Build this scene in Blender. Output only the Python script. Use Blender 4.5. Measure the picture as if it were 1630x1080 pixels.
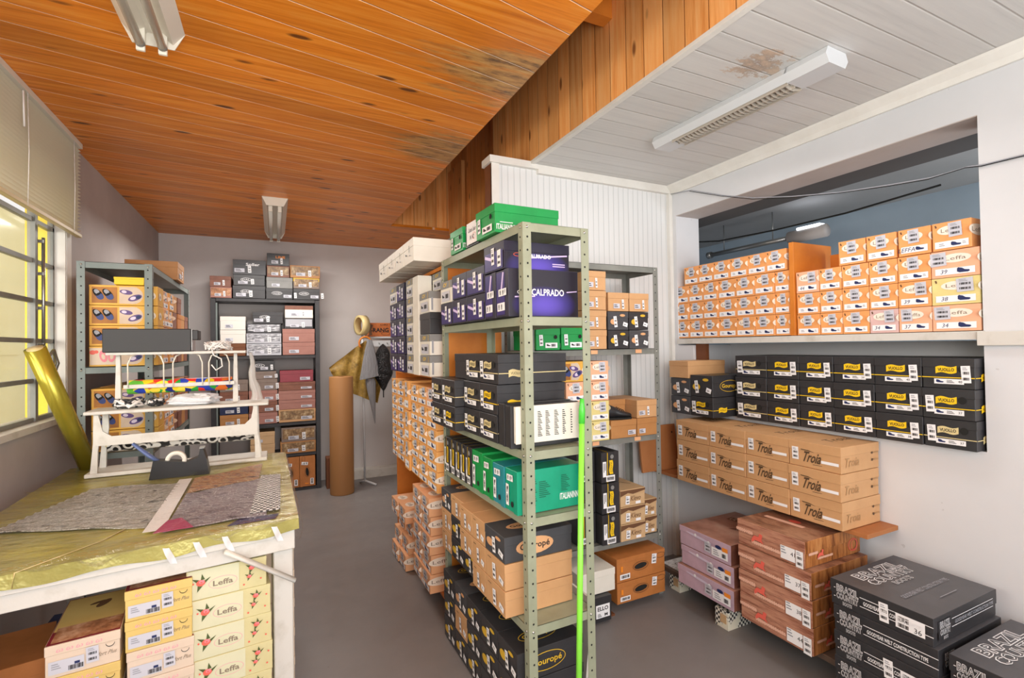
import bpy, bmesh, math, random
from mathutils import Vector, Matrix
R = random.Random(7)
for o in list(bpy.data.objects): bpy.data.objects.remove(o)
scene = bpy.context.scene
COL = scene.collection
PI = math.pi

# ---------------------------------------------------------------- camera
YAW, PIT, ROL, CH = 0.4493, 0.0143, -0.0159, 1.5133
F0 = Vector((math.sin(YAW), math.cos(YAW), 0)); R0 = Vector((math.cos(YAW), -math.sin(YAW), 0)); U0 = Vector((0, 0, 1))
FW = F0*math.cos(PIT) + U0*math.sin(PIT); UP = U0*math.cos(PIT) - F0*math.sin(PIT)
RT = R0*math.cos(ROL) + UP*math.sin(ROL); UP = UP*math.cos(ROL) - R0*math.sin(ROL)
cd = bpy.data.cameras.new('camera'); cam = bpy.data.objects.new('camera', cd); COL.objects.link(cam)
cd.sensor_width = 36; cd.lens = 785.56*36/1630; cd.clip_start = 0.02
m = Matrix.Identity(4)
for i in range(3):
    m[i][0] = RT[i]; m[i][1] = UP[i]; m[i][2] = -FW[i]
m[2][3] = CH
cam.matrix_world = m
scene.camera = cam

# ---------------------------------------------------------------- world, lights, exposure
scene.view_settings.view_transform = 'Standard'
scene.view_settings.look = 'None'
scene.view_settings.gamma = 1
scene.view_settings.use_curve_mapping = False
scene.view_settings.exposure = 0.0
w = bpy.data.worlds.new('world'); scene.world = w; w.use_nodes = True
bg = w.node_tree.nodes['Background']; bg.inputs[0].default_value = (0.93, 0.96, 1.0, 1); bg.inputs[1].default_value = 1.4

def area(name, loc, target, sx, sy, power, col=(1, 1, 1)):
    l = bpy.data.lights.new(name, 'AREA'); l.shape = 'RECTANGLE'; l.size = sx; l.size_y = sy; l.energy = power; l.color = col
    o = bpy.data.objects.new(name, l); COL.objects.link(o); o.location = loc
    o.rotation_euler = (Vector(target) - Vector(loc)).to_track_quat('-Z', 'Y').to_euler()
    return o
area('behind_camera_fill', (0.8, -1.35, 1.6), (0.8, 5, 1.2), 3.0, 2.2, 56, (1.0, 0.98, 0.95))  # fill light added behind the camera to brighten the room
area('window_daylight', (-2.0, 1.2, 2.0), (0.4, 3.0, 1.1), 2.0, 1.2, 110, (1.0, 0.97, 0.9))
area('bounced_flash', (0.1, -0.5, 1.75), (0.5, 1.3, 2.7), 0.9, 0.9, 40, (1.0, 0.97, 0.93))
area('far_room_fill', (3.7, 0.3, 1.5), (4.2, 3.2, 2.1), 0.8, 0.8, 20, (0.95, 0.98, 1.0))  # fill added out of view below the hatch, apart from the pipe lamp
area('workroom_fill', (0.03, 4.9, 2.54), (0.25, 4.9, 0), 0.25, 1.1, 36, (1.0, 0.96, 0.9))  # fill light added under the unlit back lamp to brighten the workroom
area('side_fill', (1.98, 1.6, 2.50), (1.9, 1.9, 0), 0.25, 0.8, 7, (1.0, 0.98, 0.95))  # fill light added below the unlit louvred lamp

# ---------------------------------------------------------------- materials
def lin(c): return c/12.92 if c <= 0.04045 else ((c+0.055)/1.055)**2.4
def hx(s): return tuple(lin(int(s[i:i+2], 16)/255) for i in (0, 2, 4)) + (1,)
M = {}
class NT:
    def __init__(s, name, rough=0.6, metal=0.0, spec=0.5):
        s.m = bpy.data.materials.new(name); s.m.use_nodes = True; s.t = s.m.node_tree; s.n = s.t.nodes
        s.p = s.n['Principled BSDF']; s.p.inputs['Roughness'].default_value = rough; s.p.inputs['Metallic'].default_value = metal
        s.p.inputs['Specular IOR Level'].default_value = spec; M[name] = s.m
    def new(s, k, **kw):
        n = s.n.new(k)
        for a, b in kw.items(): setattr(n, a, b)
        return n
    def l(s, a, b): s.t.links.new(a, b)
    def math(s, op, a, b=None, c=None):
        n = s.n.new('ShaderNodeMath'); n.operation = op
        for i, v in enumerate((a, b, c)):
            if v is None: continue
            if isinstance(v, (int, float)): n.inputs[i].default_value = v
            else: s.l(v, n.inputs[i])
        return n.outputs[0]
    def noise(s, vec, scale, detail=3, rough=0.5):
        n = s.n.new('ShaderNodeTexNoise'); n.inputs['Scale'].default_value = scale; n.inputs['Detail'].default_value = detail
        n.inputs['Roughness'].default_value = rough
        if vec is not None: s.l(vec, n.inputs['Vector'])
        return n.outputs['Fac']
    def obj(s): return s.n.new('ShaderNodeTexCoord').outputs['Object']
    def mapping(s, vec, sc=(1, 1, 1), loc=(0, 0, 0), rot=(0, 0, 0)):
        n = s.n.new('ShaderNodeMapping'); n.inputs['Scale'].default_value = sc; n.inputs['Location'].default_value = loc
        n.inputs['Rotation'].default_value = rot; s.l(vec, n.inputs['Vector']); return n.outputs[0]
    def ramp(s, fac, stops):
        n = s.n.new('ShaderNodeValToRGB'); e = n.color_ramp.elements
        while len(e) < len(stops): e.new(0.5)
        for i, (p, c) in enumerate(stops):
            e[i].position = p; e[i].color = c if not isinstance(c, str) else hx(c)
        s.l(fac, n.inputs[0]); return n.outputs[0]
    def mix(s, f, a, b, mode='MIX'):
        n = s.n.new('ShaderNodeMix'); n.data_type = 'RGBA'; n.blend_type = mode
        for i, v in ((0, f), (6, a), (7, b)):
            if isinstance(v, (int, float)): n.inputs[i].default_value = v
            elif isinstance(v, str): n.inputs[i].default_value = hx(v)
            elif isinstance(v, tuple): n.inputs[i].default_value = v
            else: s.l(v, n.inputs[i])
        return n.outputs[2]
    def col(s, c):
        if isinstance(c, str): s.p.inputs['Base Color'].default_value = hx(c)
        else: s.l(c, s.p.inputs['Base Color'])
    def bump(s, h, strength=0.3, dist=0.002):
        n = s.n.new('ShaderNodeBump'); n.inputs['Strength'].default_value = strength; n.inputs['Distance'].default_value = dist
        s.l(h, n.inputs['Height']); s.l(n.outputs[0], s.p.inputs['Normal'])

def plain(name, c, rough=0.6, metal=0.0, spec=0.5, alpha=None):
    n = NT(name, rough, metal, spec); n.col(c)
    if alpha is not None: n.p.inputs['Alpha'].default_value = alpha
    return n.m
def worn(name, c, c2, rough=0.6, scale=6, metal=0.0, bump=0.0, spec=0.5, lo=0.35, hi=0.75):
    """a colour with soft scuffs of a second colour"""
    n = NT(name, rough, metal, spec); v = n.obj(); f = n.noise(v, scale, 5, 0.6)
    n.col(n.ramp(f, [(lo, c), (hi, c2)]))
    if bump: n.bump(n.noise(v, scale*12, 3), bump, 0.002)
    return n.m

def planks(name, base, dark, light, width, across='Y', skew=0.0, rough=0.3, stains=False, groove='5a2a08', var=0.35, gbump=0.6, off=0.0, paint=False, gw=0.035):
    n = NT(name, rough, 0.0, 0.3); v = n.obj(); sep = n.new('ShaderNodeSeparateXYZ'); n.l(v, sep.inputs[0])
    ax = {'X': sep.outputs[0], 'Y': sep.outputs[1], 'Z': sep.outputs[2]}
    s = ax[across]
    if skew: s = n.math('SUBTRACT', s, n.math('MULTIPLY', ax['X'], skew))
    s = n.math('DIVIDE', n.math('SUBTRACT', s, off), width)
    idx = n.math('FLOOR', s); fr = n.math('FRACT', s)
    wn = n.new('ShaderNodeTexWhiteNoise', noise_dimensions='1D'); n.l(idx, wn.inputs['W'])
    sh = n.new('ShaderNodeCombineXYZ'); n.l(wn.outputs[0], sh.inputs[0]); n.l(wn.outputs[0], sh.inputs[1]); n.l(wn.outputs[0], sh.inputs[2])
    va = n.new('ShaderNodeVectorMath', operation='MULTIPLY_ADD'); n.l(sh.outputs[0], va.inputs[0]); va.inputs[1].default_value = (7, 7, 7); n.l(v, va.inputs[2])
    sc = {'Y': (1.2, 26, 26), 'X': (26, 26, 1.2)}[across]
    g = n.noise(n.mapping(va.outputs[0], sc, rot=(0, 0, math.atan(skew)*-1 if skew else 0)), 1.6, 6, 0.65)
    c = n.ramp(g, [(0.25, dark), (0.5, base), (0.78, light)]) if not paint else n.ramp(g, [(0.2, dark), (0.45, base), (0.8, light)])
    tone = n.math('MULTIPLY_ADD', wn.outputs[0], var, 1-var*0.6)
    tc = n.new('ShaderNodeCombineXYZ')
    for i in range(3): n.l(tone, tc.inputs[i])
    c = n.mix(1.0, c, tc.outputs[0], 'MULTIPLY')
    if not paint:
        # knots
        ks = {'Y': (2.0, 6.5, 6.5), 'X': (6.5, 6.5, 1.6)}[across]
        vo = n.new('ShaderNodeTexVoronoi'); vo.inputs['Scale'].default_value = 1.25; n.l(n.mapping(va.outputs[0], ks), vo.inputs['Vector'])
        k = n.ramp(vo.outputs['Distance'], [(0.085, (1, 1, 1, 1)), (0.14, (0, 0, 0, 1))])
        c = n.mix(n.math('MULTIPLY', k, 0.85), c, '3a1404')
    if stains:
        mx = n.math('SMOOTH_MIN', n.math('MAXIMUM', n.math('MULTIPLY', n.math('SUBTRACT', ax['X'], 0.25), 1.6), 0.0), 1.0, 0.1)
        near = n.math('MAXIMUM', n.math('MAXIMUM', n.math('SUBTRACT', 1.0, n.math('MULTIPLY', n.math('ABSOLUTE', n.math('SUBTRACT', ax['Y'], 2.95)), 1.7)), n.math('SUBTRACT', 1.0, n.math('MULTIPLY', n.math('ABSOLUTE', n.math('SUBTRACT', ax['Y'], 2.0)), 2.2))), 0.0)
        big = n.noise(n.mapping(v, (1.3, 7.5, 1), rot=(0, 0, -math.atan(skew))), 2.0, 5, 0.65)
        f = n.math('MULTIPLY', n.math('MULTIPLY', mx, near), 1.0)
        f = n.ramp(n.math('ADD', n.math('MULTIPLY', f, 0.42), n.math('MULTIPLY', big, 0.75)), [(0.56, (0, 0, 0, 1)), (0.72, (1, 1, 1, 1))])
        c2 = n.ramp(n.noise(n.mapping(v, (3, 14, 1)), 2.5, 6, 0.7), [(0.35, '4a4030'), (0.52, 'b58a50'), (0.7, 'cda868')])
        c = n.mix(n.math('MULTIPLY', f, 0.85), c, c2)
    if paint:
        dx = n.math('DIVIDE', n.math('SUBTRACT', ax['X'], 1.80), 0.22); dy = n.math('DIVIDE', n.math('SUBTRACT', ax['Y'], 1.36), 0.20)
        rr = n.math('SUBTRACT', 1.0, n.math('ADD', n.math('MULTIPLY', dx, dx), n.math('MULTIPLY', dy, dy)))
        pn = n.noise(n.mapping(v, (9, 18, 1)), 1.6, 6, 0.7)
        pk = n.ramp(n.math('ADD', n.math('MULTIPLY', n.math('MAXIMUM', rr, 0.0), 0.35), n.math('MULTIPLY', pn, 0.6)), [(0.56, (0, 0, 0, 1)), (0.60, (1, 1, 1, 1))])
        c = n.mix(n.math('MULTIPLY', pk, 0.7), c, n.ramp(pn, [(0.4, '7c6450'), (0.6, 'c8a888')]))
    edge = n.math('MINIMUM', fr, n.math('SUBTRACT', 1.0, fr))
    gr = n.ramp(edge, [(0.0, (1, 1, 1, 1)), (gw, (0, 0, 0, 1))])
    c = n.mix(n.math('MULTIPLY', gr, 0.75), c, groove)
    n.col(c)
    h = n.math('SUBTRACT', n.math('MULTIPLY', g, 0.12), n.math('MULTIPLY', gr, 1.0))
    n.bump(h, gbump, 0.004)
    return n.m

planks('ceiling_pine', 'e68620', 'c0640e', 'f4a848', 0.147, 'Y', 0.2, 0.36, True, 'ffe6cc', 0.28, 0.8, off=1.99+0.0136, gw=0.026)  # pale groove colour paints a highlight along the seams
planks('fascia_pine', 'd98238', 'b45c1c', 'eda55c', 0.105, 'X', 0.0, 0.4, False, '7a3c10', 0.35, 0.6)
planks('painted_board', 'd2d1cf', 'c4c3c2', 'dad9d6', 0.125, 'Y', 0.0, 0.45, False, 'b8b6b2', 0.07, 0.5, off=1.145, paint=True, gw=0.04)
# fascia boards run vertically and sit side by side along Y
def fascia_mat(name, axis, base='f8ae66', dark='dc8238', light='fcc688'):
    n = NT(name, 0.38); v = n.obj(); sep = n.new('ShaderNodeSeparateXYZ'); n.l(v, sep.inputs[0])
    s = n.math('DIVIDE', sep.outputs[axis], 0.118); idx = n.math('FLOOR', s); fr = n.math('FRACT', s)
    wn = n.new('ShaderNodeTexWhiteNoise', noise_dimensions='1D'); n.l(idx, wn.inputs['W'])
    sh = n.new('ShaderNodeCombineXYZ')
    for i in range(3): n.l(wn.outputs[0], sh.inputs[i])
    va = n.new('ShaderNodeVectorMath', operation='MULTIPLY_ADD'); n.l(sh.outputs[0], va.inputs[0]); va.inputs[1].default_value = (9, 9, 9); n.l(v, va.inputs[2])
    g = n.noise(n.mapping(va.outputs[0], (24, 24, 1.3)), 1.7, 6, 0.65)
    c = n.ramp(g, [(0.25, dark), (0.5, base), (0.78, light)])
    tone = n.math('MULTIPLY_ADD', wn.outputs[0], 0.32, 0.82); tc = n.new('ShaderNodeCombineXYZ')
    for i in range(3): n.l(tone, tc.inputs[i])
    c = n.mix(1.0, c, tc.outputs[0], 'MULTIPLY')
    vo = n.new('ShaderNodeTexVoronoi'); vo.inputs['Scale'].default_value = 1.5; n.l(n.mapping(va.outputs[0], (6.5, 6.5, 2.4)), vo.inputs['Vector'])
    k = n.ramp(vo.outputs['Distance'], [(0.08, (1, 1, 1, 1)), (0.16, (0, 0, 0, 1))]); c = n.mix(n.math('MULTIPLY', k, 0.8), c, '6a2a0a')
    edge = n.math('MINIMUM', fr, n.math('SUBTRACT', 1.0, fr)); gr = n.ramp(edge, [(0.0, (1, 1, 1, 1)), (0.035, (0, 0, 0, 1))])
    n.col(n.mix(n.math('MULTIPLY', gr, 0.7), c, '7a3a10')); n.bump(n.math('SUBTRACT', n.math('MULTIPLY', g, 0.15), gr), 0.6, 0.004)
fascia_mat('fascia_boards', 1); fascia_mat('fascia_boards_end', 0)
fascia_mat('fascia_boards_deep', 1, 'f6a65a', 'd47c32', 'fcc07c')

def bead_mat():
    n = NT('beadboard', 0.5); v = n.obj(); sep = n.new('ShaderNodeSeparateXYZ'); n.l(v, sep.inputs[0])
    fr = n.math('FRACT', n.math('DIVIDE', sep.outputs[0], 0.042)); e = n.math('MINIMUM', fr, n.math('SUBTRACT', 1.0, fr))
    gr = n.ramp(e, [(0.0, (1, 1, 1, 1)), (0.12, (0, 0, 0, 1))])
    n.col(n.mix(n.math('MULTIPLY', gr, 0.55), 'dfe0e0', 'b4b8ba')); n.bump(n.math('SUBTRACT', 1.0, gr), 0.5, 0.003)
bead_mat()

def wall_paint(name, c, c2, rough=0.65):
    n = NT(name, rough); v = n.obj(); f = n.noise(v, 1.4, 5, 0.6); sp = n.noise(v, 26, 2, 0.5)
    cc = n.ramp(f, [(0.35, c), (0.7, c2)])
    n.col(n.mix(n.ramp(sp, [(0.76, (0, 0, 0, 1)), (0.79, (0.3, 0.3, 0.3, 1))]), cc, '8a8684')); n.bump(n.noise(v, 130, 2), 0.12, 0.001)
wall_paint('wall_white', 'dadbde', 'd0d2d5'); wall_paint('wall_grey', 'bcb4b2', 'a9a19f'); wall_paint('wall_back_grey', 'cdc9c8', 'c2bdbb')
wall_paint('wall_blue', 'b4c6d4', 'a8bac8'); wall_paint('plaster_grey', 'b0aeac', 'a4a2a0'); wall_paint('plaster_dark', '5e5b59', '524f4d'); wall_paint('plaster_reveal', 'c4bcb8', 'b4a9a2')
def floor_mat():
    n = NT('floor_paint', 0.33); v = n.obj(); f = n.noise(v, 1.1, 6, 0.6); sp = n.noise(v, 60, 3, 0.6); st = n.noise(v, 5, 5, 0.7)
    c = n.ramp(f, [(0.3, '767271'), (0.7, '868281')])
    c = n.mix(n.ramp(sp, [(0.7, (0, 0, 0, 1)), (0.74, (0.4, 0.4, 0.4, 1))]), c, '4a4645')
    c = n.mix(n.ramp(st, [(0.68, (0, 0, 0, 1)), (0.8, (0.35, 0.35, 0.35, 1))]), c, 'a49e98')
    n.col(c); n.l(n.ramp(st, [(0.3, (0.3, 0.3, 0.3, 1)), (0.7, (0.5, 0.5, 0.5, 1))]), n.p.inputs['Roughness']); n.bump(n.noise(v, 90, 3), 0.1, 0.001)
floor_mat()
worn('shelf_steel', '9a9f88', '8b9079', 0.42, 9, 0.0); worn('shelf_steel_dark', '6f7b78', '7f8886', 0.4, 8); worn('shelf_steel_grey', '858781', '6e706c', 0.4, 8)
worn('shelf_black', '2c2b2e', '3a393c', 0.45, 8)
plain('hole', '1c1c1a', 0.9); plain('bolt', 'b8bab4', 0.3, 0.9)
worn('wood_orange', 'd8832e', 'c06a1c', 0.5, 5); worn('wood_panel', 'b87848', 'a56636', 0.6, 5); worn('wood_brown', '6a3c20', '7a4a28', 0.6, 6)
worn('plank_dark', '5a4a40', '6e5a4c', 0.6, 7); worn('white_paint', 'd3d0c9', 'bdb8ad', 0.5, 14, bump=0.1, lo=0.5, hi=0.8)
worn('trim_white', 'e6e4de', 'dcd9d2', 0.5, 8)
plain('lamp_enamel', 'e2ddd0', 0.4); plain('lamp_white', 'd2d5d8', 0.35); plain('tube_glass', 'e9e7de', 0.2); plain('tube_cap', '8c8a84', 0.35, 0.5)
plain('louvre', 'c8c0b4', 0.35, 0.3)
# cartons
def card(name, c, c2=None, rough=0.55): worn(name, c, c2 or c, rough, 9, bump=0.05)
card('leffa_orange', 'f0a868', 'e89c58'); card('leffa_orange_side', 'e29248', 'd98838'); card('leffa_pink', 'f2b894', 'ecb08a'); card('leffa_lilac', 'dcb8b4', 'd4b0ac')
card('leffa_yellow', 'e6d690', 'dccb84'); card('leffa_tan', 'f3b468', 'eaa85c'); card('leffa_salmon', 'efb688', 'e8ac7c')
card('kraft', 'cfa172', 'c49668'); card('kraft_dark', 'b8834e', 'a97442'); card('black_card', '2b2b2e', '38373a', 0.42); card('charcoal_card', '3f4044', '4a4a4e', 0.5)
card('boot_black_sheen', '4c4c50', '57575b', 0.38); card('purple_card', '3a2a78', '2c2060', 0.4); card('purple_lid', '262234', '2e2a3e', 0.42); card('green_card', '12984a', '0e8a42', 0.4); card('green_dark', '0c7a4c', '0a6c44', 0.4)
card('teal_card', '2b8f98', '257f8c', 0.4); card('emerald_card', '12a07c', '0e9270', 0.38); card('white_card', 'e9e5da', 'e0dcd0'); card('grey_card', '8a8a88', '7c7c7a')
card('cream_card', 'd6cd9c', 'cec48e'); card('cream_pale', 'dad8b8', 'd2d0ae'); card('yellow_card', 'dfc276', 'd6b76a'); card('blush_card', 'dfccb8', 'd8c4ae')
card('klevo_tan', 'cfae84', 'c4a278'); card('crate_orange', 'c07a40', 'a8682f'); card('mauve_card', 'ccb0c2', 'b09aaa'); card('brown_photo', '8a5a48', '6a4234')
card('maroon_card', '8c2434', '7a1c2c', 0.4); card('pinkbrown_card', 'a9786c', '9c6a60'); card('greybrown_card', '8a7a70', '75655c'); card('navy_card', '202c54', '1a2446')
card('slip_yellow', 'e8b44e', 'e0a840'); card('slip_floor', 'b87a30', '8a5420'); card('slip_light', 'd8c4b0', 'c8b098')
plain('silver_film', 'a4a4aa', 0.35, 0.2)
def cowboy():
    for nm, a, b, c, ax in (('cowboy_front', 'b8826a', '7c4430', 'd8a888', 1), ('cowboy_side', 'b4743e', '74401c', 'd49a60', 0)):
        n = NT(nm, 0.45); v = n.obj()
        sc = (2, 2, 22) if ax == 1 else (18, 14, 2)
        g = n.noise(n.mapping(v, sc), 2.0, 6, 0.7); n.col(n.ramp(g, [(0.36, b), (0.5, a), (0.75, c)]))
    n = NT('cowboy_top', 0.4); v = n.obj(); g = n.noise(n.mapping(v, (5, 14, 5), rot=(0, 0, 0.5)), 1.2, 6, 0.7)
    n.col(n.ramp(g, [(0.3, '3e2a24'), (0.45, '8a5e48'), (0.6, 'b08468'), (0.8, '6a4636')]))
    n = NT('mauve_top', 0.4); v = n.obj(); g = n.noise(v, 5, 5, 0.6); n.col(n.ramp(g, [(0.3, '8a6050'), (0.55, 'b88a78'), (0.8, 'd0ac98')]))
    n = NT('photo_brown', 0.45); v = n.obj(); g = n.noise(v, 14, 4, 0.7); n.col(n.ramp(g, [(0.3, '5c3420'), (0.5, 'b07a54'), (0.7, 'e0b898')]))
    n = NT('photo_mix', 0.45); v = n.obj(); g = n.noise(v, 22, 4, 0.7); n.col(n.ramp(g, [(0.3, '3c2a20'), (0.5, '8a6a44'), (0.7, 'c8b088')]))
    n = NT('silver_wrap', 0.35, 0.0); v = n.obj(); g = n.noise(n.mapping(v, (4, 4, 20)), 4, 5, 0.7); n.col(n.ramp(g, [(0.35, '2c2c30'), (0.5, '8e8e94'), (0.65, 'e4e4e8')]))
cowboy()
plain('ink', '1e1c1e', 0.6); plain('ink_navy', '1c2a5c', 0.6); plain('paper', 'f2f2f4', 0.6); plain('paper_grey', 'c9cad4', 0.6); plain('print_grey', '9a9ca4', 0.6)
plain('oval_cream', 'f4e8d8', 0.55); plain('oval_grey', 'e2ded6', 0.55); plain('ink_soft', '8a7a68', 0.6); plain('yellow_ink', 'f2c818', 0.5); plain('cream_ink', 'dccb94', 0.5); plain('white_ink', 'f0f0f2', 0.5)
plain('gold_ink', 'd8b030', 0.5); plain('tan_ink', 'dca676', 0.5); plain('red_ink', 'e0604c', 0.5); plain('rose_ink', 'e8b8a0', 0.5); plain('coral_ink', 'e86858', 0.5)
plain('leaf_ink', '4c5a2c', 0.5);  plain('violet_line', 'd8c4f0', 0.4); plain('brown_ink', '6c4a30', 0.6); plain('kraft_ink', '54402c', 0.6); plain('faint_ink', 'b28c60', 0.6)
plain('green_ink', '0a5c44', 0.5); plain('pink_ink', 'e8a4b0', 0.5); plain('mauve_ink', 'd8cce0', 0.5); plain('orange_ink', 'f0902c', 0.5); plain('blue_shoe', '2c3c78', 0.5); plain('purple_shoe', '5c4480', 0.5); plain('pink_shoe', 'e88a98', 0.5)
plain('black_plastic', '232326', 0.35); plain('dark_vinyl', '2e2e30', 0.5); plain('steel', 'a8a8a6', 0.3, 0.8); plain('blue_blade', '5a6c9c', 0.35)
plain('lime', '8ae848', 0.35); plain('lime_cap', '4cc840', 0.35); plain('kraft_roll', 'a87848', 0.6); plain('tape_tan', 'd8c48c', 0.4); plain('cord_white', 'ece8e4', 0.6)
n = NT('violet_gradient', 0.42); sx_ = n.new('ShaderNodeSeparateXYZ'); n.l(n.obj(), sx_.inputs[0])
dd = n.math('ADD', n.math('POWER', n.math('DIVIDE', sx_.outputs[0], 0.15), 2.0), n.math('POWER', n.math('DIVIDE', n.math('ADD', sx_.outputs[2], 0.045), 0.075), 2.0))
n.col(n.ramp(dd, [(0.0, '5c49b8'), (0.4, '3c3080'), (1.0, '26222f')]))  # violet gradient printed on the purple cartons
worn('foil_gold', 'b4a83c', 'a89a34', 0.22, 6, 0.55)

# ---------------------------------------------------------------- mesh helpers
def link(name, mesh, parent=None, loc=None, rot=None):
    o = bpy.data.objects.new(name, mesh); COL.objects.link(o)
    if parent is not None: o.parent = parent
    if loc is not None: o.location = loc
    if rot is not None: o.rotation_euler = rot
    return o
class MB:
    """collects faces with materials and turns them into one mesh"""
    def __init__(s): s.v = []; s.f = []; s.m = []; s.mats = []; s.smooth = []
    def mi(s, mat):
        if mat not in s.mats: s.mats.append(mat)
        return s.mats.index(mat)
    def add(s, vs, fs, mat, smooth=False):
        b = len(s.v); s.v += [tuple(v) for v in vs]; i = s.mi(mat)
        for f in fs: s.f.append(tuple(b+k for k in f)); s.m.append(i); s.smooth.append(smooth)
        return s
    def box(s, x0, x1, y0, y1, z0, z1, mat, bev=0.0, M4=None):
        if x0 > x1: x0, x1 = x1, x0
        if y0 > y1: y0, y1 = y1, y0
        if z0 > z1: z0, z1 = z1, z0
        if bev > 0:
            bm = bmesh.new(); bmesh.ops.create_cube(bm, size=1)
            for v in bm.verts: v.co = Vector(((x0+x1)/2+v.co.x*(x1-x0), (y0+y1)/2+v.co.y*(y1-y0), (z0+z1)/2+v.co.z*(z1-z0)))
            bmesh.ops.bevel(bm, geom=bm.edges[:], offset=bev, segments=1, affect='EDGES')
            vs = [v.co.copy() for v in bm.verts]; bm.verts.index_update(); fs = [[v.index for v in f.verts] for f in bm.faces]; bm.free()
        else:
            vs = [Vector(p) for p in ((x0, y0, z0), (x1, y0, z0), (x1, y1, z0), (x0, y1, z0), (x0, y0, z1), (x1, y0, z1), (x1, y1, z1), (x0, y1, z1))]
            fs = [(0, 3, 2, 1), (4, 5, 6, 7), (0, 1, 5, 4), (1, 2, 6, 5), (2, 3, 7, 6), (3, 0, 4, 7)]
        if M4 is not None: vs = [M4 @ v for v in vs]
        return s.add(vs, fs, mat)
    def prism(s, poly, axis, a, b, mat):
        """poly: 2D outline in the two other axes, extruded along axis from a to b"""
        n = len(poly)
        def P(p, t):
            return {'X': (t, p[0], p[1]), 'Y': (p[0], t, p[1]), 'Z': (p[0], p[1], t)}[axis]
        vs = [P(p, a) for p in poly]+[P(p, b) for p in poly]
        fs = [tuple(range(n))[::-1], tuple(range(n, 2*n))]+[(i, (i+1) % n, n+(i+1) % n, n+i) for i in range(n)]
        bm = bmesh.new(); bv = [bm.verts.new(v) for v in vs]
        for f in fs: bm.faces.new([bv[i] for i in f])
        bmesh.ops.recalc_face_normals(bm, faces=bm.faces); bm.verts.index_update()
        fs = [[v.index for v in f.verts] for f in bm.faces]; bm.free()
        return s.add(vs, fs, mat)
    def tube(s, pts, r, mat, n=10, caps=True, r_list=None, squash=None):
        pts = [Vector(p) for p in pts]; rings = []; up = Vector((0, 0, 1)); prev = None
        for i, p in enumerate(pts):
            t = (pts[min(i+1, len(pts)-1)]-pts[max(i-1, 0)]).normalized()
            if prev is None:
                a = t.cross(up)
                if a.length < 1e-3: a = t.cross(Vector((1, 0, 0)))
                a.normalize()
            else: a = (prev-t*prev.dot(t)).normalized()
            prev = a; b = t.cross(a); rr = r_list[i] if r_list else r
            rings.append([p+(a*math.cos(2*PI*k/n)+b*math.sin(2*PI*k/n)*(squash or 1))*rr for k in range(n)])
        vs = [v for ring in rings for v in ring]
        fs = [(i*n+k, i*n+(k+1) % n, (i+1)*n+(k+1) % n, (i+1)*n+k) for i in range(len(pts)-1) for k in range(n)]
        if caps: fs += [tuple(range(n))[::-1], tuple((len(pts)-1)*n+k for k in range(n))]
        return s.add(vs, fs, mat, True)
    def lathe(s, prof, mat, n=24, c=(0, 0, 0), M4=None):
        vs = []; k = len(prof)
        for i in range(n):
            a = 2*PI*i/n
            for r, z in prof: vs.append(Vector((c[0]+r*math.cos(a), c[1]+r*math.sin(a), c[2]+z)))
        if M4 is not None: vs = [M4 @ v for v in vs]
        fs = [(i*k+j, ((i+1) % n)*k+j, ((i+1) % n)*k+j+1, i*k+j+1) for i in range(n) for j in range(k-1)]
        return s.add(vs, fs, mat, True)
    def grid(s, fn, nu, nv, mat, smooth=True):
        vs = [fn(i/nu, j/nv) for j in range(nv+1) for i in range(nu+1)]
        fs = [(j*(nu+1)+i, j*(nu+1)+i+1, (j+1)*(nu+1)+i+1, (j+1)*(nu+1)+i) for j in range(nv) for i in range(nu)]
        return s.add(vs, fs, mat, smooth)
    def mesh(s, name):
        me = bpy.data.meshes.new(name); me.from_pydata(s.v, [], s.f)
        for mt in s.mats: me.materials.append(M[mt])
        me.polygons.foreach_set('material_index', s.m); me.polygons.foreach_set('use_smooth', s.smooth); me.update(); return me
    def build(s, name, parent=None, loc=None, rot=None): return link(name, s.mesh(name), parent, loc, rot)
def tag(o, label=None, cat=None, group=None, kind=None):
    chk(label)
    if label: o['label'] = label
    if cat: o['category'] = cat
    if group: o['group'] = group
    if kind: o['kind'] = kind
    return o
def chk(l):
    if l and not 4 <= len(l.replace(',', ' ').split()) <= 16: print('LABEL LENGTH', len(l.split()), l)
def empty(name, loc, label, cat, rz=0.0, group=None, rot=None):
    o = bpy.data.objects.new(name, None); COL.objects.link(o); o.location = loc; o.rotation_euler = rot or (0, 0, rz); o.empty_display_size = 0.05
    return tag(o, label, cat, group)
def struct(mb, name): return tag(mb.build(name), kind='structure')

# ---------------------------------------------------------------- printed matter
_txt = {}
def text_geo(s, bold=0.0):
    k = (s, bold)
    if k in _txt: return _txt[k]
    cu = bpy.data.curves.new('t', 'FONT'); cu.body = s; cu.resolution_u = 2; cu.offset = bold
    ob = bpy.data.objects.new('t', cu); COL.objects.link(ob); bpy.context.view_layer.update()
    me = bpy.data.meshes.new_from_object(ob.evaluated_get(bpy.context.evaluated_depsgraph_get()))
    vs = [(v.co.x, v.co.y) for v in me.vertices]; fs = [tuple(p.vertices) for p in me.polygons]
    bpy.data.objects.remove(ob); bpy.data.curves.remove(cu); bpy.data.meshes.remove(me)
    xs = [v[0] for v in vs]; ys = [v[1] for v in vs]; x0, x1, y0, y1 = min(xs), max(xs), min(ys), max(ys)
    vs = [((x-(x0+x1)/2)/(x1-x0), (y-(y0+y1)/2)/(y1-y0)) for x, y in vs]
    _txt[k] = (vs, fs, (x1-x0)/(y1-y0)); return _txt[k]
STEP = 0.00035
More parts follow.
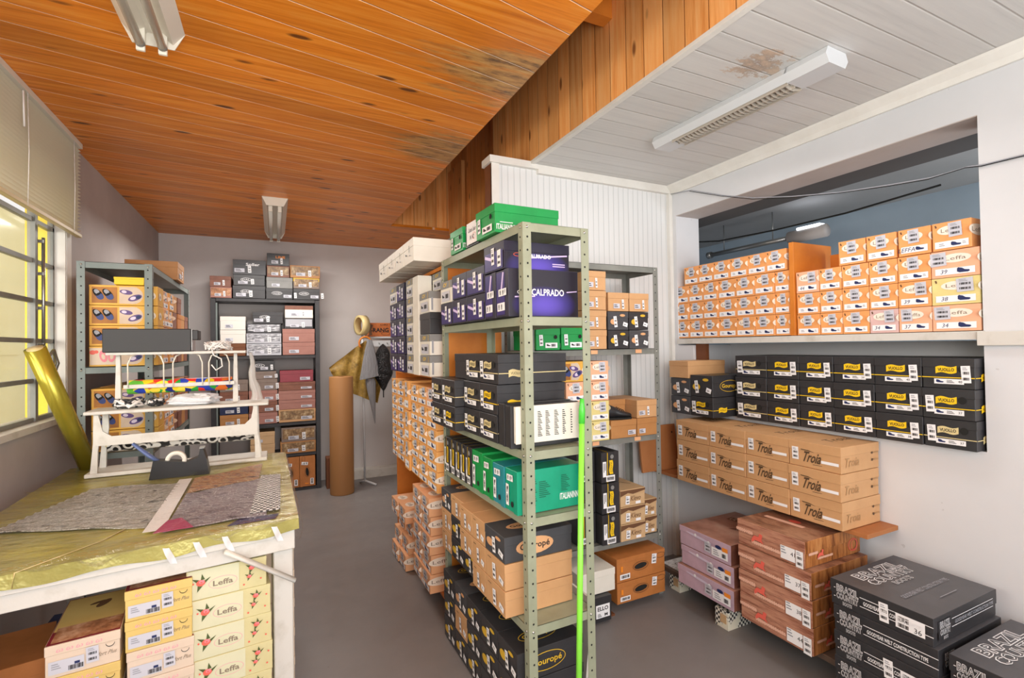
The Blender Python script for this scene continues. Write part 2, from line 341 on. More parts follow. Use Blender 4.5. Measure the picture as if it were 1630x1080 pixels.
def decal_mesh(name, els):
    mb = MB()
    for li, e in enumerate(els):
        y = -STEP*(li+1); k = e[0]
        def put(pts, fs, mat): mb.add([(x, y, z) for x, z in pts], fs, mat)
        if k == 'r':
            _, cx, cz, w_, h_, mat = e[:6]; a = e[6] if len(e) > 6 else 0; c, s = math.cos(a), math.sin(a)
            put([(cx+x*c-z*s, cz+x*s+z*c) for x, z in ((-w_/2, -h_/2), (w_/2, -h_/2), (w_/2, h_/2), (-w_/2, h_/2))], [(0, 1, 2, 3)], mat)
        elif k == 'e':
            _, cx, cz, rx, rz, mat = e[:6]; a0 = e[6] if len(e) > 6 else 0; n = 20; c, s = math.cos(a0), math.sin(a0)
            pp = [(rx*math.cos(2*PI*i/n), rz*math.sin(2*PI*i/n)) for i in range(n)]
            put([(cx+x*c-z*s, cz+x*s+z*c) for x, z in pp], [tuple(range(n))], mat)
        elif k == 'q':
            _, cx, cz, rx, rz, th, mat = e; n = 28
            pts = [(cx+(rx-d)*math.cos(2*PI*i/n), cz+(rz-d)*math.sin(2*PI*i/n)) for d in (0, th) for i in range(n)]
            put(pts, [(i, (i+1) % n, n+(i+1) % n, n+i) for i in range(n)], mat)
        elif k == 'p': put(e[1], [tuple(range(len(e[1])))], e[2])
        elif k == 'b':
            _, cx, cz, w_, h_, n, mat = e; pts = []; fs = []
            for i in range(n):
                x = cx-w_/2+w_*(i+0.5)/n; hw = w_/n*(0.2+0.28*((i*7) % 5)/4); b = len(pts)
                pts += [(x-hw, cz-h_/2), (x+hw, cz-h_/2), (x+hw, cz+h_/2), (x-hw, cz+h_/2)]; fs.append((b, b+1, b+2, b+3))
            put(pts, fs, mat)
        elif k == 'l':   # lines of tiny print
            _, cx, cz, w_, h_, n, mat = e; pts = []; fs = []
            for i in range(n):
                z = cz+h_/2-h_*(i+0.5)/n; ww = w_*(0.6+0.4*((i*5) % 4)/3); b = len(pts); hh = h_/n*0.22
                pts += [(cx-w_/2, z-hh), (cx-w_/2+ww, z-hh), (cx-w_/2+ww, z+hh), (cx-w_/2, z+hh)]; fs.append((b, b+1, b+2, b+3))
            put(pts, fs, mat)
        elif k == 't':
            _, s_, cx, cz, w_, h_, mat = e[:7]; sh = e[7] if len(e) > 7 else 0; bold = e[8] if len(e) > 8 else 0
            rot = e[9] if len(e) > 9 else 0
            vs, fs, asp = text_geo(s_, bold)
            if w_ is None: w_ = h_*asp
            if h_ is None: h_ = w_/asp
            c, s = math.cos(rot), math.sin(rot)
            put([(cx+(x*w_+z*h_*sh)*c-z*h_*s, cz+(x*w_+z*h_*sh)*s+z*h_*c) for x, z in vs], fs, mat)
        elif k == 's':   # little shoe silhouette
            _, cx, cz, w_, mat = e; o = [(-.5, -.1), (-.3, -.2), (.35, -.2), (.5, -.12), (.45, .0), (.1, .06), (-.1, .22), (-.4, .3), (-.5, .2)]
            put([(cx+x*w_, cz+z*w_) for x, z in o], [tuple(range(len(o)))], mat)
        elif k == 'w':   # waving ribbon banner
            _, cx, cz, w_, h_, mat = e; n = 8; pts = []
            for sgn in (1, -1):
                for i in range(n+1):
                    t = i/n if sgn == 1 else 1-i/n
                    pts.append((cx+(t-.5)*w_, cz-sgn*h_/2+math.sin(t*2*PI)*h_*0.16+(t-.5)*h_*.2))
            put(pts, [tuple(range(len(pts)))], mat)
        elif k == 'a':   # thumb hole arc
            _, cx, cz, r_, mat = e; n = 10
            put([(cx+r_*math.cos(PI+PI*i/n), cz+r_*math.sin(PI+PI*i/n)) for i in range(n+1)], [tuple(range(n+1))], mat)
    return mb.mesh(name)
FACES = {  # (axes of the print's x, z) in box space
    'front': ((1, 0, 0), (0, 0, 1)), 'left': ((0, -1, 0), (0, 0, 1)), 'right': ((0, 1, 0), (0, 0, 1)), 'back': ((-1, 0, 0), (0, 0, 1)),
    'top': ((1, 0, 0), (0, 1, 0)), 'top90': ((0, 1, 0), (-1, 0, 0)), 'topright': ((0, 1, 0), (-1, 0, 0)), 'bottom90': ((0, -1, 0), (-1, 0, 0))}
def face_matrix(face, w_, d, h):
    x = Vector(FACES[face][0]); z = Vector(FACES[face][1]); y = z.cross(x)
    org = {'front': (0, -.0004, h/2), 'left': (-w_/2-.0004, d/2, h/2), 'right': (w_/2+.0004, d/2, h/2), 'back': (0, d+.0004, h/2),
           'top': (0, d/2, h+.0004), 'top90': (0, d/2, h+.0004), 'topright': (0, d/2, h+.0004), 'bottom90': (0, d/2, -.0004)}[face]
    mm = Matrix((x, y, z)).transposed().to_4x4(); mm.translation = Vector(org); return mm

# ---------------------------------------------------------------- cartons
# price sticker: paper with two bar codes.  size label: paper with a shoe picture
def price(cx, cz, w_, h_, rot=0, mat='paper'):
    return [('r', cx, cz, w_, h_, mat, rot), ('b', cx, cz+h_*.08, w_*.7, h_*.16, 7, 'ink'), ('b', cx, cz-h_*.26, w_*.7, h_*.16, 7, 'ink'), ('l', cx, cz+h_*.33, w_*.7, h_*.2, 2, 'print_grey')]
def sizelab(cx, cz, w_, h_, num=None, mat='paper'):
    e = [('r', cx, cz, w_, h_, mat), ('s', cx-w_*.3, cz, w_*.26, 'ink_navy'), ('l', cx+w_*.08, cz, w_*.3, h_*.6, 3, 'ink')]
    if num: e.append(('t', num, cx+w_*.38, cz, None, h_*.45, 'ink'))
    return e
def oval(cx, cz, rx, rz, base='oval_cream', text='Leffa', ink='ink_soft'):
    return [('e', cx, cz, rx, rz, base), ('t', text, cx, cz, rx*1.35, rz*.8, ink)]
STY = {}
def style(name):
    def deco(f): STY[name] = f; return f
    return deco
# each style returns: body material, lid material, lid height share, overhang, list of (part, face, elements), for a face w x h (centre origin)
@style('leffa')
def _(w, d, h, v):
    body = {'o': 'leffa_orange', 'p': 'leffa_pink', 'l': 'leffa_lilac', 'y': 'leffa_yellow', 't': 'leffa_tan', 's': 'leffa_salmon'}[v.get('c', 'o')]
    wide = v.get('wide', False); dx = v.get('dx', .02)*w
    P = [('brand_print', 'front', oval((-.05 if not wide else .02)*w, .2*h, .32*w, .165*h) + [('r', -.4*w, .38*h, .006, .012, 'brown_ink', .3)]),
         ('brand_print', 'right', oval(-.3*d, .12*h, .075, .024)), ('brand_print', 'left', oval(-.3*d, .12*h, .075, .024))]
    if v.get('hand'): P.append(('size_label', 'front', [('r', 0, -.28*h, .82*w, .24*h, 'paper'), ('t', v['hand'], -.22*w, -.28*h, None, .15*h, 'ink_navy', .2), ('s', .18*w, -.28*h, .26*w, 'ink_navy')]))
    else: P.append(('size_label', 'front', [('r', 0, -.3*h, .86*w, .24*h, 'paper'), ('s', .12*w, -.31*h, .26*w, 'ink_navy'), ('l', -.22*w, -.3*h, .2*w, .12*h, 2, 'print_grey'), ('l', .34*w, -.3*h, .12*w, .1*h, 2, 'print_grey')]))
    px = v.get('px', -.02+dx)
    P.append(('price_sticker', 'front', price(px*w, .2*h, .34*w, .5*h, v.get('rot', .05), 'paper_grey')))
    if v.get('topo'): P.append(('brand_print', 'top', oval(0, -.3*d, .05, .035)))
    return body, body, .22, 0, P
@style('vuollo')
def _(w, d, h, v):
    ink = 'cream_ink' if v.get('cream') else 'yellow_ink'
    s = -1 if v.get('left') else 1
    P = [('brand_print', 'front', [('r', 0, -.14*h, w*.99, .028*h, ink), ('w', -.03*w, .12*h, .4*w, .22*h, ink), ('t', 'VUOLLO', -.03*w, .12*h, .31*w, .11*h, 'ink', 0, .03)]),
         ('thumb_hole', 'front', [('q', .3*w, .15*h, .045, .045, .0014, 'grey_card')] if 0 else [('e', .27*w, .14*h, .014, .015, 'hole')]),
         ('size_label', 'front', sizelab(.02*w, -.27*h, .56*w, .17*h, v.get('num'))),
         ('price_sticker', 'front', price(s*.34*w, -.02*h, .17*w, .56*h, .05))]
    P += [('brand_print', 'right', [('r', 0, -.14*h, d*.99, .028*h, ink), ('w', -.25*d, -.14*h, .07, .028, ink), ('t', 'VUOLLO', -.25*d, -.14*h, .05, .011, 'ink')])]
    return 'black_card', 'black_card', .3, .001, P
@style('troia')
def _(w, d, h, v):
    P = [('brand_print', 'front', [('t', 'Troia', -.03*w, -.08*h, .36*w, .42*h, 'kraft_ink', .35, .02), ('p', [(-.26*w, .2*h), (-.1*w, .19*h), (.02*w, .12*h), (-.1*w, .155*h), (-.24*w, .165*h)], 'kraft_ink'), ('p', [(-.02*w, -.34*h), (.16*w, -.33*h), (.16*w, -.345*h), (-.02*w, -.36*h)], 'kraft_ink')]),
         ('size_label', 'front', [('r', .3*w, -.18*h, .32*w, .11*h, 'paper')]),
         ('price_sticker', 'front', price(-.36*w, 0, .13*w, .5*h, .03)),
         ('brand_print', 'right', [('t', 'Troia', -.22*d, -.1*h, .11, .04, 'faint_ink', .25), ('e', .3*d, .12*h, .006, .006, 'kraft_ink'), ('r', .3*d, -.15*h, .01, .012, 'kraft_ink'), ('r', .4*d, .12*h, .04, .006, 'faint_ink'), ('r', .4*d, -.15*h, .04, .006, 'faint_ink')]),
         ('brand_print', 'topright', [('t', 'Troia', .1*d, .0, .17, .055, 'kraft_ink', .25)])]
    return 'kraft', 'kraft', .36, .0012, P
@style('cowboy')
def _(w, d, h, v):
    def mark(x, z, s): return [('r', x-.05*s, z+.018*s, .095*s, .011*s, 'rose_ink', -.02), ('b', x-.05*s, z+.018*s, .095*s, .018*s, 9, 'rose_ink'), ('r', x+.07*s, z-.022*s, .16*s, .010*s, 'rose_ink', -.02), ('b', x+.07*s, z-.022*s, .16*s, .016*s, 14, 'rose_ink'), ('p', [(x-.01*s, z-.01*s), (x+.005*s, z+.012*s), (x+.03*s, z+.012*s), (x+.035*s, z+.03*s), (x+.052*s, z+.026*s), (x+.046*s, z-.0*s), (x+.058*s, z-.016*s), (x+.04*s, z-.01*s), (x+.012*s, z-.008*s), (x-.006*s, z-.024*s)], 'coral_ink')]
    P = [('brand_print', 'front', mark(-.24*w, -.05*h, 1)), ('size_label', 'front', [('r', .27*w, -.15*h, .2*w, .5*h, 'paper'), ('t', v.get('num', '41'), .34*w, -.12*h, None, .15*h, 'ink'), ('l', .22*w, -.05*h, .08*w, .3*h, 3, 'print_grey')]),
         ('price_sticker', 'front', price(.43*w, -.2*h, .1*w, .62*h, .0)),
         ('brand_print', 'right', mark(-.28*d, -.1*h, .7)+[('q', .33*d, -.1*h, .035, .03, .005, 'red_ink'), ('q', .36*d, -.12*h, .025, .028, .004, 'red_ink')] if v.get('curl') else mark(-.28*d, -.12*h, .7))]
    P.append(('top_print', 'top', [('r', -.1*w, -.12*d, .2, .028, 'rose_ink', 0.05), ('e', -.02*w, -.02*d, .03, .02, 'coral_ink')]))
    return ('cowboy_front', 'cowboy_side', 'cowboy_top'), None, .46, .003, P
@style('mauve')
def _(w, d, h, v):
    P = [('handle', 'front', [('e', -.1*w, .24*h, .09, .007, 'mauve_ink', -.06), ('e', -.16*w, .3*h, .008, .008, 'paper'), ('e', .1*w, .2*h, .008, .008, 'paper')]),
         ('size_label', 'front', [('r', .3*w, -.12*h, .3*w, .42*h, 'paper'), ('r', .4*w, .16*h, .1*w, .2*h, 'orange_ink'), ('e', .28*w, .18*h, .02, .01, 'ink_navy'), ('b', .38*w, -.15*h, .08*w, .2*h, 6, 'ink'), ('l', .25*w, -.12*h, .12*w, .3*h, 3, 'print_grey')]),
         ('price_sticker', 'front', price(.08*w, -.05*h, .12*w, .5*h, -.05, 'paper_grey')),
         ('brand_print', 'top', [('r', -.06*w, .25*d, .19, .055, 'brown_photo', .12), ('t', 'ULTRAVIS', -.06*w, .25*d, .17, .04, 'blush_card', 0, .01, .12), ('p', [(.0, -.1*d), (.04, -.03*d), (.09, -.05*d), (.1, .05*d), (.06, .01*d), (.03, .03*d)], 'brown_photo')])]
    return ('mauve_card', 'brown_photo', 'mauve_top'), None, .3, .002, P
def brazil_logo(x, z, s, rot=0, ax=1.0):
    o = []
    for t, dz, ww, hh in (('BRAZIL', .30, 1.0, .42), ('COUNTRY', -.12, 1.0, .34), ('BOOTS', -.46, .42, .2)):
        o += [('t', t, x-dz*s*math.sin(rot), z+dz*s*math.cos(rot), ww*s*1.15*ax, hh*s, 'white_ink', 0, .045, rot)]
        o += [('t', t, x-dz*s*math.sin(rot), z+dz*s*math.cos(rot), ww*s*1.10*ax, hh*s*.88, 'boot_black_sheen', 0, .0, rot)]
    return o
@style('brazil')
def _(w, d, h, v):
    P = [('brand_print', 'front', [('r', .02*w, .18*h, .96*w, .025*h, 'white_ink'), ('r', .02*w, -.16*h, .96*w, .025*h, 'white_ink')]+[('r', -.31*w, 0, .26*w, .6*h, 'black_card')]+brazil_logo(-.31*w, .0, .072)+[('t', 'GOODYEAR WELT CONSTRUCTION TYPE', .14*w, .01*h, .56*w, .15*h, 'white_ink', 0, .02)]),
         ('brand_print', 'right', [('r', .08*d, .22*h, .7*d, .02*h, 'white_ink'), ('r', .08*d, -.06*h, .7*d, .02*h, 'white_ink'), ('t', 'GOODYEAR WELT CONSTRUCTION TYPE', .12*d, .08*h, .62*d, .13*h, 'print_grey', 0, .02)]+[('r', -.34*d, .0, .2*d, .66*h, 'black_card')]+brazil_logo(-.34*d, .0, .06)),
         ('top_print', 'topright', brazil_logo(.0, .24*w, .125, 0, 2.0)+[('t', 'GOODYEAR WELT CONSTRUCTION TYPE', .0, -.14*w, .32, .02, 'print_grey', 0, .02), ('r', .05*d, -.32*w, .12, .003, 'print_grey')])]
    if v.get('lab'):
        P.append(('size_label', 'front', [('r', .3*w, -.06*h, .26*w, .52*h, 'paper'), ('b', .24*w, .02*h, .1*w, .18*h, 9, 'ink'), ('b', .24*w, -.2*h, .1*w, .14*h, 9, 'ink'), ('t', v['lab'], .37*w, -.18*h, None, .18*h, 'ink')]))
        P.append(('price_sticker', 'front', price(.06*w, 0, .09*w, .7*h, .04)))
    return ('black_card', 'black_card', 'boot_black_sheen'), None, .55, .002, P  # top takes a lighter black, gloss painted into the colour
@style('gourope')
def _(w, d, h, v):
    tan = v.get('tan')
    ink = 'kraft_ink' if tan else ('gold_ink' if v.get('gold') else 'tan_ink')
    P = [('price_sticker', 'front', price(v.get('sx', .0)*w, -.05*h, .15*w, .6*h, .12)), ('size_label', 'front', [('r', .33*w, -.2*h, .22*w, .22*h, 'paper', -.3), ('l', .33*w, -.2*h, .14*w, .1*h, 2, 'ink')])]
    if not tan:
        P.append(('brand_print', 'front', [('q' , -.22*w, .0, .04*w/.15, .018, .0015, ink) if 0 else ('e', -.22*w, -.05*h, .17*w, .16*h, ink), ('e', .2*w, .3*h, .13*w, .07*h, ink)]))
        solid = not v.get('gold')
        def badge(x, z, s):
            e = [('e', x, z, .085*s, .034*s, ink)] if solid else [('q', x, z, .085*s, .036*s, .003*s, ink)]
            return e+[('t', 'Gourop\u00e9', x, z-.002, .135*s, .032*s, 'ink' if solid else ink, 0, .02)]
        P += [('brand_print', 'right', badge(-.02, .0, 1.0)), ('brand_print', 'topright', badge(-.05*d, 0, 1.0))]
    else:
        P.append(('brand_print', 'front', [('l', -.2*w, .34*h, .3*w, .06*h, 1, 'kraft_ink')]))
    return ('kraft' if tan else ('charcoal_card' if not v.get('gold') else 'black_card'),)*2 + (.34, .001, P)
@style('calprado')
def _(w, d, h, v):
    P = [('brand_print', 'front', [('r', -.0*w, -.12*h, .9*w, .66*h, 'purple_card'), ('r', -.2*w, .0, .5*w, .012, 'violet_line', -.25)]),
         ('price_sticker', 'front', price(-.02*w, .05*h, .15*w, .62*h, .03)), ('size_label', 'front', price(.28*w, -.08*h, .17*w, .6*h, .03)[:3]),
         ('brand_print', 'right', [('r', 0, -.2*h, .97*d, .58*h, 'violet_gradient'), ('r', .12*d, -.0*h, .68*d, .006, 'violet_line', .1), ('t', 'CALPRADO', .02*d, -.0*h, .11, .016, 'white_ink', 0, .02), ('q', -.3*d, .02*h, .02, .008, .003, 'red_ink'), ('r', .32*d, -.25*h, .06, .004, 'violet_line'), ('r', .32*d, -.33*h, .06, .004, 'violet_line')]),
         ('top_print', 'topright', [('r', 0, 0, .97*d, .96*w, 'violet_gradient'), ('t', 'CALPRADO', .05*d, .02*w, .15, .027, 'white_ink', 0, .02), ('q', -.25*d, .03*w, .018, .009, .003, 'red_ink'), ('q', -.33*d, .01*w, .018, .009, .003, 'white_ink'), ('r', .4*d, .05*w, .05, .004, 'violet_line', .1), ('r', -.28*d, -.08*w, .09, .005, 'violet_line', .05)])]
    return ('purple_lid', 'purple_lid', .36, .001, P)
@style('cv')
def _(w, d, h, v):
    P = [('brand_print', 'front', [('t', 'CV', -.05*w, .33*h, .3*w, .17*h, 'yellow_ink', .35, .03), ('r', .34*w, .32*h, .02*w, .3*h, 'yellow_ink')]),
         ('size_label', 'front', [('r', 0, -.2*h, .7*w, .46*h, 'paper_grey'), ('s', -.2*w, -.2*h, .2*w, 'ink'), ('b', .12*w, -.2*h, .3*w, .2*h, 6, 'ink')]),
         ('brand_print', 'right', [('r', -.45*d, -.1*h, .01, .6*h, 'print_grey')])]
    return 'white_card', 'grey_card', .34, .001, P
@style('italian')
def _(w, d, h, v):
    b = {'g': 'green_card', 'e': 'emerald_card', 't': 'teal_card'}[v.get('c', 'g')]
    P = [('price_sticker', 'front', price(-.3*w, -.05*h, .15*w, .5*h, .05)), ('size_label', 'front', [('r', .12*w, -.28*h, .5*w, .24*h, 'paper'), ('s', 0, -.28*h, .15*w, 'ink'), ('b', .2*w, -.28*h, .2*w, .12*h, 6, 'ink')]),
         ('thumb_hole', 'front', [('e', .3*w, .1*h, .011, .011, 'hole')]),
         ('brand_print', 'right', [('t', 'ITALIANINNO', -.3*d, -.3*h, .11, .024, 'white_ink', 0, .02), ('r', -.33*d, -.14*h, .06, .003, 'white_ink')]),
         ('brand_print', 'topright', [('t', 'ITALIANINNO', .3*d, -.22*w, .10, .026, 'white_ink', 0, .02), ('l', -.25*d, 0, .02, .7*w, 14, 'green_ink'), ('l', -.1*d, .02*w, .05, .4*w, 9, 'green_ink'), ('l', .22*d, .1*w, .04, .4*w, 10, 'green_ink')])]
    return b, b, .3, .0015, P
@style('cat')
def _(w, d, h, v):
    P = [('brand_print', 'front', [('w', 0, .05*h, .45*w, .2*h, 'yellow_ink'), ('t', 'VUOLLO', 0, .05*h, .34*w, .1*h, 'ink'), ('r', 0, -.16*h, .98*w, .03*h, 'yellow_ink')]),
         ('thumb_hole', 'front', [('e', -.34*w, .1*h, .012, .012, 'grey_card')]),
         ('size_label', 'front', [('r', .36*w, .0, .2*w, .5*h, 'paper'), ('b', .36*w, .0, .12*w, .4*h, 5, 'ink')]), ('price_sticker', 'front', [('r', .05*w, -.34*h, .5*w, .2*h, 'paper'), ('l', .05*w, -.34*h, .4*w, .14*h, 2, 'ink')]),
         ('brand_print', 'left', [('r', 0, -.16*h, .98*d, .03*h, 'yellow_ink')])]
    return 'black_card', 'black_card', .3, .001, P
@style('klevo')
def _(w, d, h, v):
    P = [('brand_print', 'front', [('t', 'Klevo', .12*w, -.06*h, .4*w, .3*h, 'brown_ink', .3), ('p', [(-.5*w, .46*h), (.5*w, .46*h), (.5*w, .34*h), (.0, .2*h), (-.2*w, .3*h), (-.5*w, .12*h)], 'brown_ink')]),
         ('price_sticker', 'front', price(-.22*w, -.12*h, .16*w, .5*h, -.08)), ('size_label', 'front', [('r', .2*w, -.34*h, .2*w, .16*h, 'paper')]),
         ('top_print', 'top', [('q', -.15*w, 0, .03, .03, .003, 'brown_ink'), ('r', .1*w, 0, .006, .15, 'brown_ink', .6)])]
    return 'klevo_tan', 'klevo_tan', .3, .001, P
@style('slip')
def _(w, d, h, v):
    x0 = -.5*w
    def shoe(cx, cz, s, col, a=-.9): return [('e', cx, cz, .023*s, .011*s, 'hole', a), ('e', cx-.004*s, cz+.008*s, .010*s, .007*s, 'print_grey', a), ('e', cx+.005*s, cz-.009*s, .0135*s, .0105*s, col, a), ('e', cx+.001*s, cz-.001*s, .004*s, .009*s, 'hole', a)]
    P = [('picture', 'front', [('r', x0+.22*w, 0, .36*w, .8*h, 'slip_floor')]+shoe(x0+.13*w, .05*h, 1.5, 'blue_shoe')+shoe(x0+.27*w, .05*h, 1.5, 'blue_shoe')),
         ('picture', 'front', [('e', x0+.62*w, 0, .16*w, .44*h, 'slip_light'), ('r', x0+.56*w, 0, .26*w, .84*h, 'slip_light')]+[('e', x0+.53*w, .16*h, .030, .013, 'purple_shoe', -.2), ('e', x0+.50*w, .18*h, .012, .008, 'mauve_ink', -.2), ('e', x0+.66*w, -.12*h, .034, .016, 'purple_shoe', .4), ('e', x0+.63*w, -.14*h, .014, .009, 'mauve_ink', .4), ('e', x0+.71*w, -.08*h, .012, .010, 'ink_navy', .4)]),
         ('brand_print', 'front', oval(x0+.9*w, .0, .07*w, .2*h))]
    if v.get('pink'): P[0] = ('picture', 'front', [('r', x0+.22*w, 0, .42*w, .84*h, 'blush_card'), ('e', x0+.05*w, .2*h, .014, .012, 'coral_ink'), ('e', x0+.1*w, .22*h, .01, .009, 'coral_ink')]+[('e', x0+.2*w, .0, .017, .033, 'pink_shoe', .2), ('e', x0+.32*w, .0, .017, .033, 'pink_shoe', -.1), ('e', x0+.2*w, -.02*h, .008, .016, 'blush_card', .2), ('e', x0+.32*w, -.02*h, .008, .016, 'blush_card', -.1)])
    P.append(('brand_print', 'right', oval(-.1*d, .0, .04, .022)))
    return 'slip_yellow', 'slip_yellow', .12, 0, P
@style('floral')
def _(w, d, h, v):
    def flower(x, z, s): return [('p', [(x-.012*s, z), (x-.03*s, z+.02*s), (x-.006*s, z+.012*s)], 'leaf_ink'), ('p', [(x+.0, z+.01*s), (x+.004*s, z+.034*s), (x+.014*s, z+.012*s)], 'leaf_ink'), ('p', [(x-.01*s, z-.005*s), (x-.012*s, z-.034*s), (x+.006*s, z-.012*s)], 'leaf_ink'), ('p', [(x+.01*s, z+.006*s), (x+.034*s, z+.018*s), (x+.014*s, z-.004*s)], 'leaf_ink'), ('e', x, z, .015*s, .012*s, 'coral_ink'), ('e', x+.003*s, z+.004*s, .009*s, .007*s, 'pink_shoe'), ('e', x+.002*s, z+.002*s, .004*s, .003*s, 'coral_ink')]
    P = [('brand_print', 'front', [('r', -.17*w, 0, .62*w, .96*h, 'cream_pale'), ('q', -.06*w, -.06*h, .042, .02, .0015, 'pink_ink'), ('t', 'Leffa', -.06*w, -.06*h, .058, .018, 'ink_soft', 0, .02)]+flower(-.33*w, .06*h, .85)+flower(.3*w, .22*h, .6)+flower(.27*w, -.06*h, .45)+[('e', .44*w, .2*h, .003, .003, 'coral_ink'), ('e', .2*w, -.3*h, .003, .003, 'coral_ink'), ('e', .42*w, -.2*h, .003, .003, 'coral_ink'), ('e', -.42*w, .1*h, .003, .003, 'coral_ink')])]
    return 'cream_card', 'cream_card', .16, 0, P
@style('comfort')
def _(w, d, h, v):
    b = 'blush_card' if v.get('pale') else 'yellow_card'
    P = [('brand_print', 'front', [('t', '\u03c9 \u03c9 \u03c9 \u03c9 \u03c9', -.05*w, .32*h, .6*w, .1*h, 'pink_ink', .2, .02), ('t', 'Comfort Plus', .25*w, -.12*h, .4*w, .13*h, 'ink_soft', .35)]),
         ('size_label', 'front', [('r', -.22*w, -.18*h, .46*w, .4*h, 'paper_grey'), ('b', -.1*w, -.28*h, .2*w, .14*h, 10, 'ink'), ('r', -.08*w, -.16*h, .07*w, .08*h, 'ink_navy'), ('l', -.34*w, -.14*h, .14*w, .2*h, 3, 'print_grey')]),
         ('thumb_hole', 'front', [('a', .36*w, .16*h, .011, 'hole'), ('a', .36*w, .175*h, .010, b)]),
         ('price_sticker', 'front', price(.12*w, -.05*h, .17*w, .5*h, .03, 'paper_grey')),
         ('top_print', 'top', [('r', 0, 0, .98*w, .97*d, 'maroon_card'), ('r', 0, .12*d, .96*w, .7*d, 'yellow_card'), ('r', .02*w, -.31*d, .92*w, .3*d, 'photo_brown'), ('e', .1*w, .22*d, .014, .03, 'brown_ink', -.5), ('e', .0, .26*d, .022, .008, 'brown_ink', .4)])]
    return b, b, .3, .001, P
@style('mixed')
def _(w, d, h, v):
    b = v.get('b', 'greybrown_card'); ln = v.get('ln', 0)
    P = []
    if v.get('photo'): P.append(('picture', 'front', [('r', 0, .06*h, .92*w, .7*h, v['photo'])]))
    if v.get('word'): P.append(('brand_print', 'front', [('t', v['word'], .1*w, .2*h, .42*w, .2*h, v.get('wc', 'white_ink'), 0, .02)]))
    if v.get('ring'): P.append(('brand_print', 'front', [('q', -.1*w, .05*h, .05, .018, .003, 'white_ink'), ('t', v['ring'], -.1*w, .05*h, .07, .014, 'white_ink')]))
    sx = v.get('sx', -.15)
    P.append(('size_label', 'front', [('r', sx*w, -.22*h, .3*w, .26*h, 'paper_grey'), ('l', sx*w, -.22*h, .24*w, .18*h, 2, 'ink')]))
    if not v.get('one'): P.append(('price_sticker', 'front', price((sx+.3)*w, -.12*h, .1*w, .5*h, .05)))
    return b, v.get('lid', b), .32, .001, P
@style('white')
def _(w, d, h, v):
    P = [('size_label', 'front', [('b', .1*w, .1*h, .05*w, .3*h, 4, 'ink'), ('s', -.2*w, -.1*h, .12*w, 'ink'), ('l', .2*w, -.2*h, .2*w, .1*h, 1, 'print_grey')])]
    return 'white_card', 'white_card', .36, .0015, P
@style('crate')
def _(w, d, h, v):
    P = [('handle', 'front', [('e', -.02*w, .02*h, .045, .016, 'hole', .08), ('q', -.02*w, .02*h, .056, .026, .003, 'brown_ink')]),
         ('size_label', 'front', [('r', -.34*w, -.28*h, .2*w, .22*h, 'paper'), ('b', -.34*w, -.28*h, .16*w, .12*h, 8, 'ink')]), ('tag', 'front', [('r', -.4*w, .05*h, .04*w, .24*h, 'orange_ink')]),
         ('price_sticker', 'front', price(.26*w, .18*h, .1*w, .42*h, -.12)), ('brand_print', 'front', [('q', .4*w, .26*h, .035, .016, .002, 'ink')])]
    return 'crate_orange', 'crate_orange', .2, .001, P
@style('blank')
def _(w, d, h, v):
    return v['b'], v.get('lid', v['b']), v.get('lh', .3), .001, []

_meshc = {}
def cached(key, fn):
    if key not in _meshc: _meshc[key] = fn()
    return _meshc[key]
NAMES = {'leffa': 'slipper_box', 'slip': 'slipper_box', 'floral': 'slipper_box', 'cowboy': 'boot_box', 'mauve': 'boot_box', 'brazil': 'boot_box', 'crate': 'storage_carton'}
def carton(sty, loc, rz, w_, d, h, label, group=None, v=None, tilt=0.0, stand=0, name=None):
    """loc: middle of the front face's lower edge. stand: +-1 turns the box onto its side"""
    v = v or {}; q = lambda a: round(a, 3)
    w_, d, h = q(w_), q(d), q(h); vk = str(sorted(v.items()))
    body, lid, lh, over, parts = STY[sty](w_, d, h, v)
    o_ = over
    mats = body if isinstance(body, tuple) else (body, body, body)
    if lid is None: lmats = mats
    else: lmats = (lid, lid, lid) if not isinstance(lid, tuple) else lid
    def bm_(x0, x1, y0, y1, z0, z1, mm):
        mb = MB(); mb.box(x0, x1, y0, y1, z0, z1, mm[0], bev=.0012)
        if len(set(mm)) > 1:
            for i, f in enumerate(mb.f):
                a, b, c = (Vector(mb.v[f[k]]) for k in (0, 1, 2)); n = (b-a).cross(c-a).normalized()
                mb.m[i] = mb.mi(mm[0] if abs(n.y) > .7 else (mm[1] if abs(n.x) > .7 else mm[2]))
        return mb
    zl = h*(1-lh)
    kb = ('b', sty, w_, d, h, mats)
    body_me = cached(kb, lambda: bm_(-w_/2+o_+.0006, w_/2-o_-.0006, o_+.0006, d-o_-.0006, 0, h-.004, mats).mesh('box_body'))
    lid_me = cached(('l', sty, w_, d, h, lmats), lambda: bm_(-w_/2, w_/2, 0, d, zl, h, lmats).mesh('lid'))
    root = empty(name or NAMES.get(sty, 'shoe_box'), loc, label, 'box', rz, group)
    if stand:
        # turn on its side around the depth axis, then put it back on the surface
        c, s = math.cos(rz), math.sin(rz)
        root.rotation_euler = (0, stand*PI/2, rz)
        root.location = Vector(loc)+Vector((-stand*h/2*c, -stand*h/2*s, w_/2))
    elif tilt: root.rotation_euler = (0, tilt, rz)
    link('box_body', body_me, root); link('lid', lid_me, root)
    for i, (pn, face, els) in enumerate(parts):
        if not els: continue
        me = cached(('p', sty, w_, d, h, vk, i), lambda: decal_mesh(pn, els))
        o = link(pn, me, root); mm = face_matrix(face, w_, d, h)
        if pn in ('price_sticker',): mm.translation += mm.to_3x3() @ Vector((0, -.0016, 0))
        elif pn in ('size_label', 'thumb_hole', 'tag', 'handle'): mm.translation += mm.to_3x3() @ Vector((0, -.0008, 0))
        o.matrix_local = mm
    return root
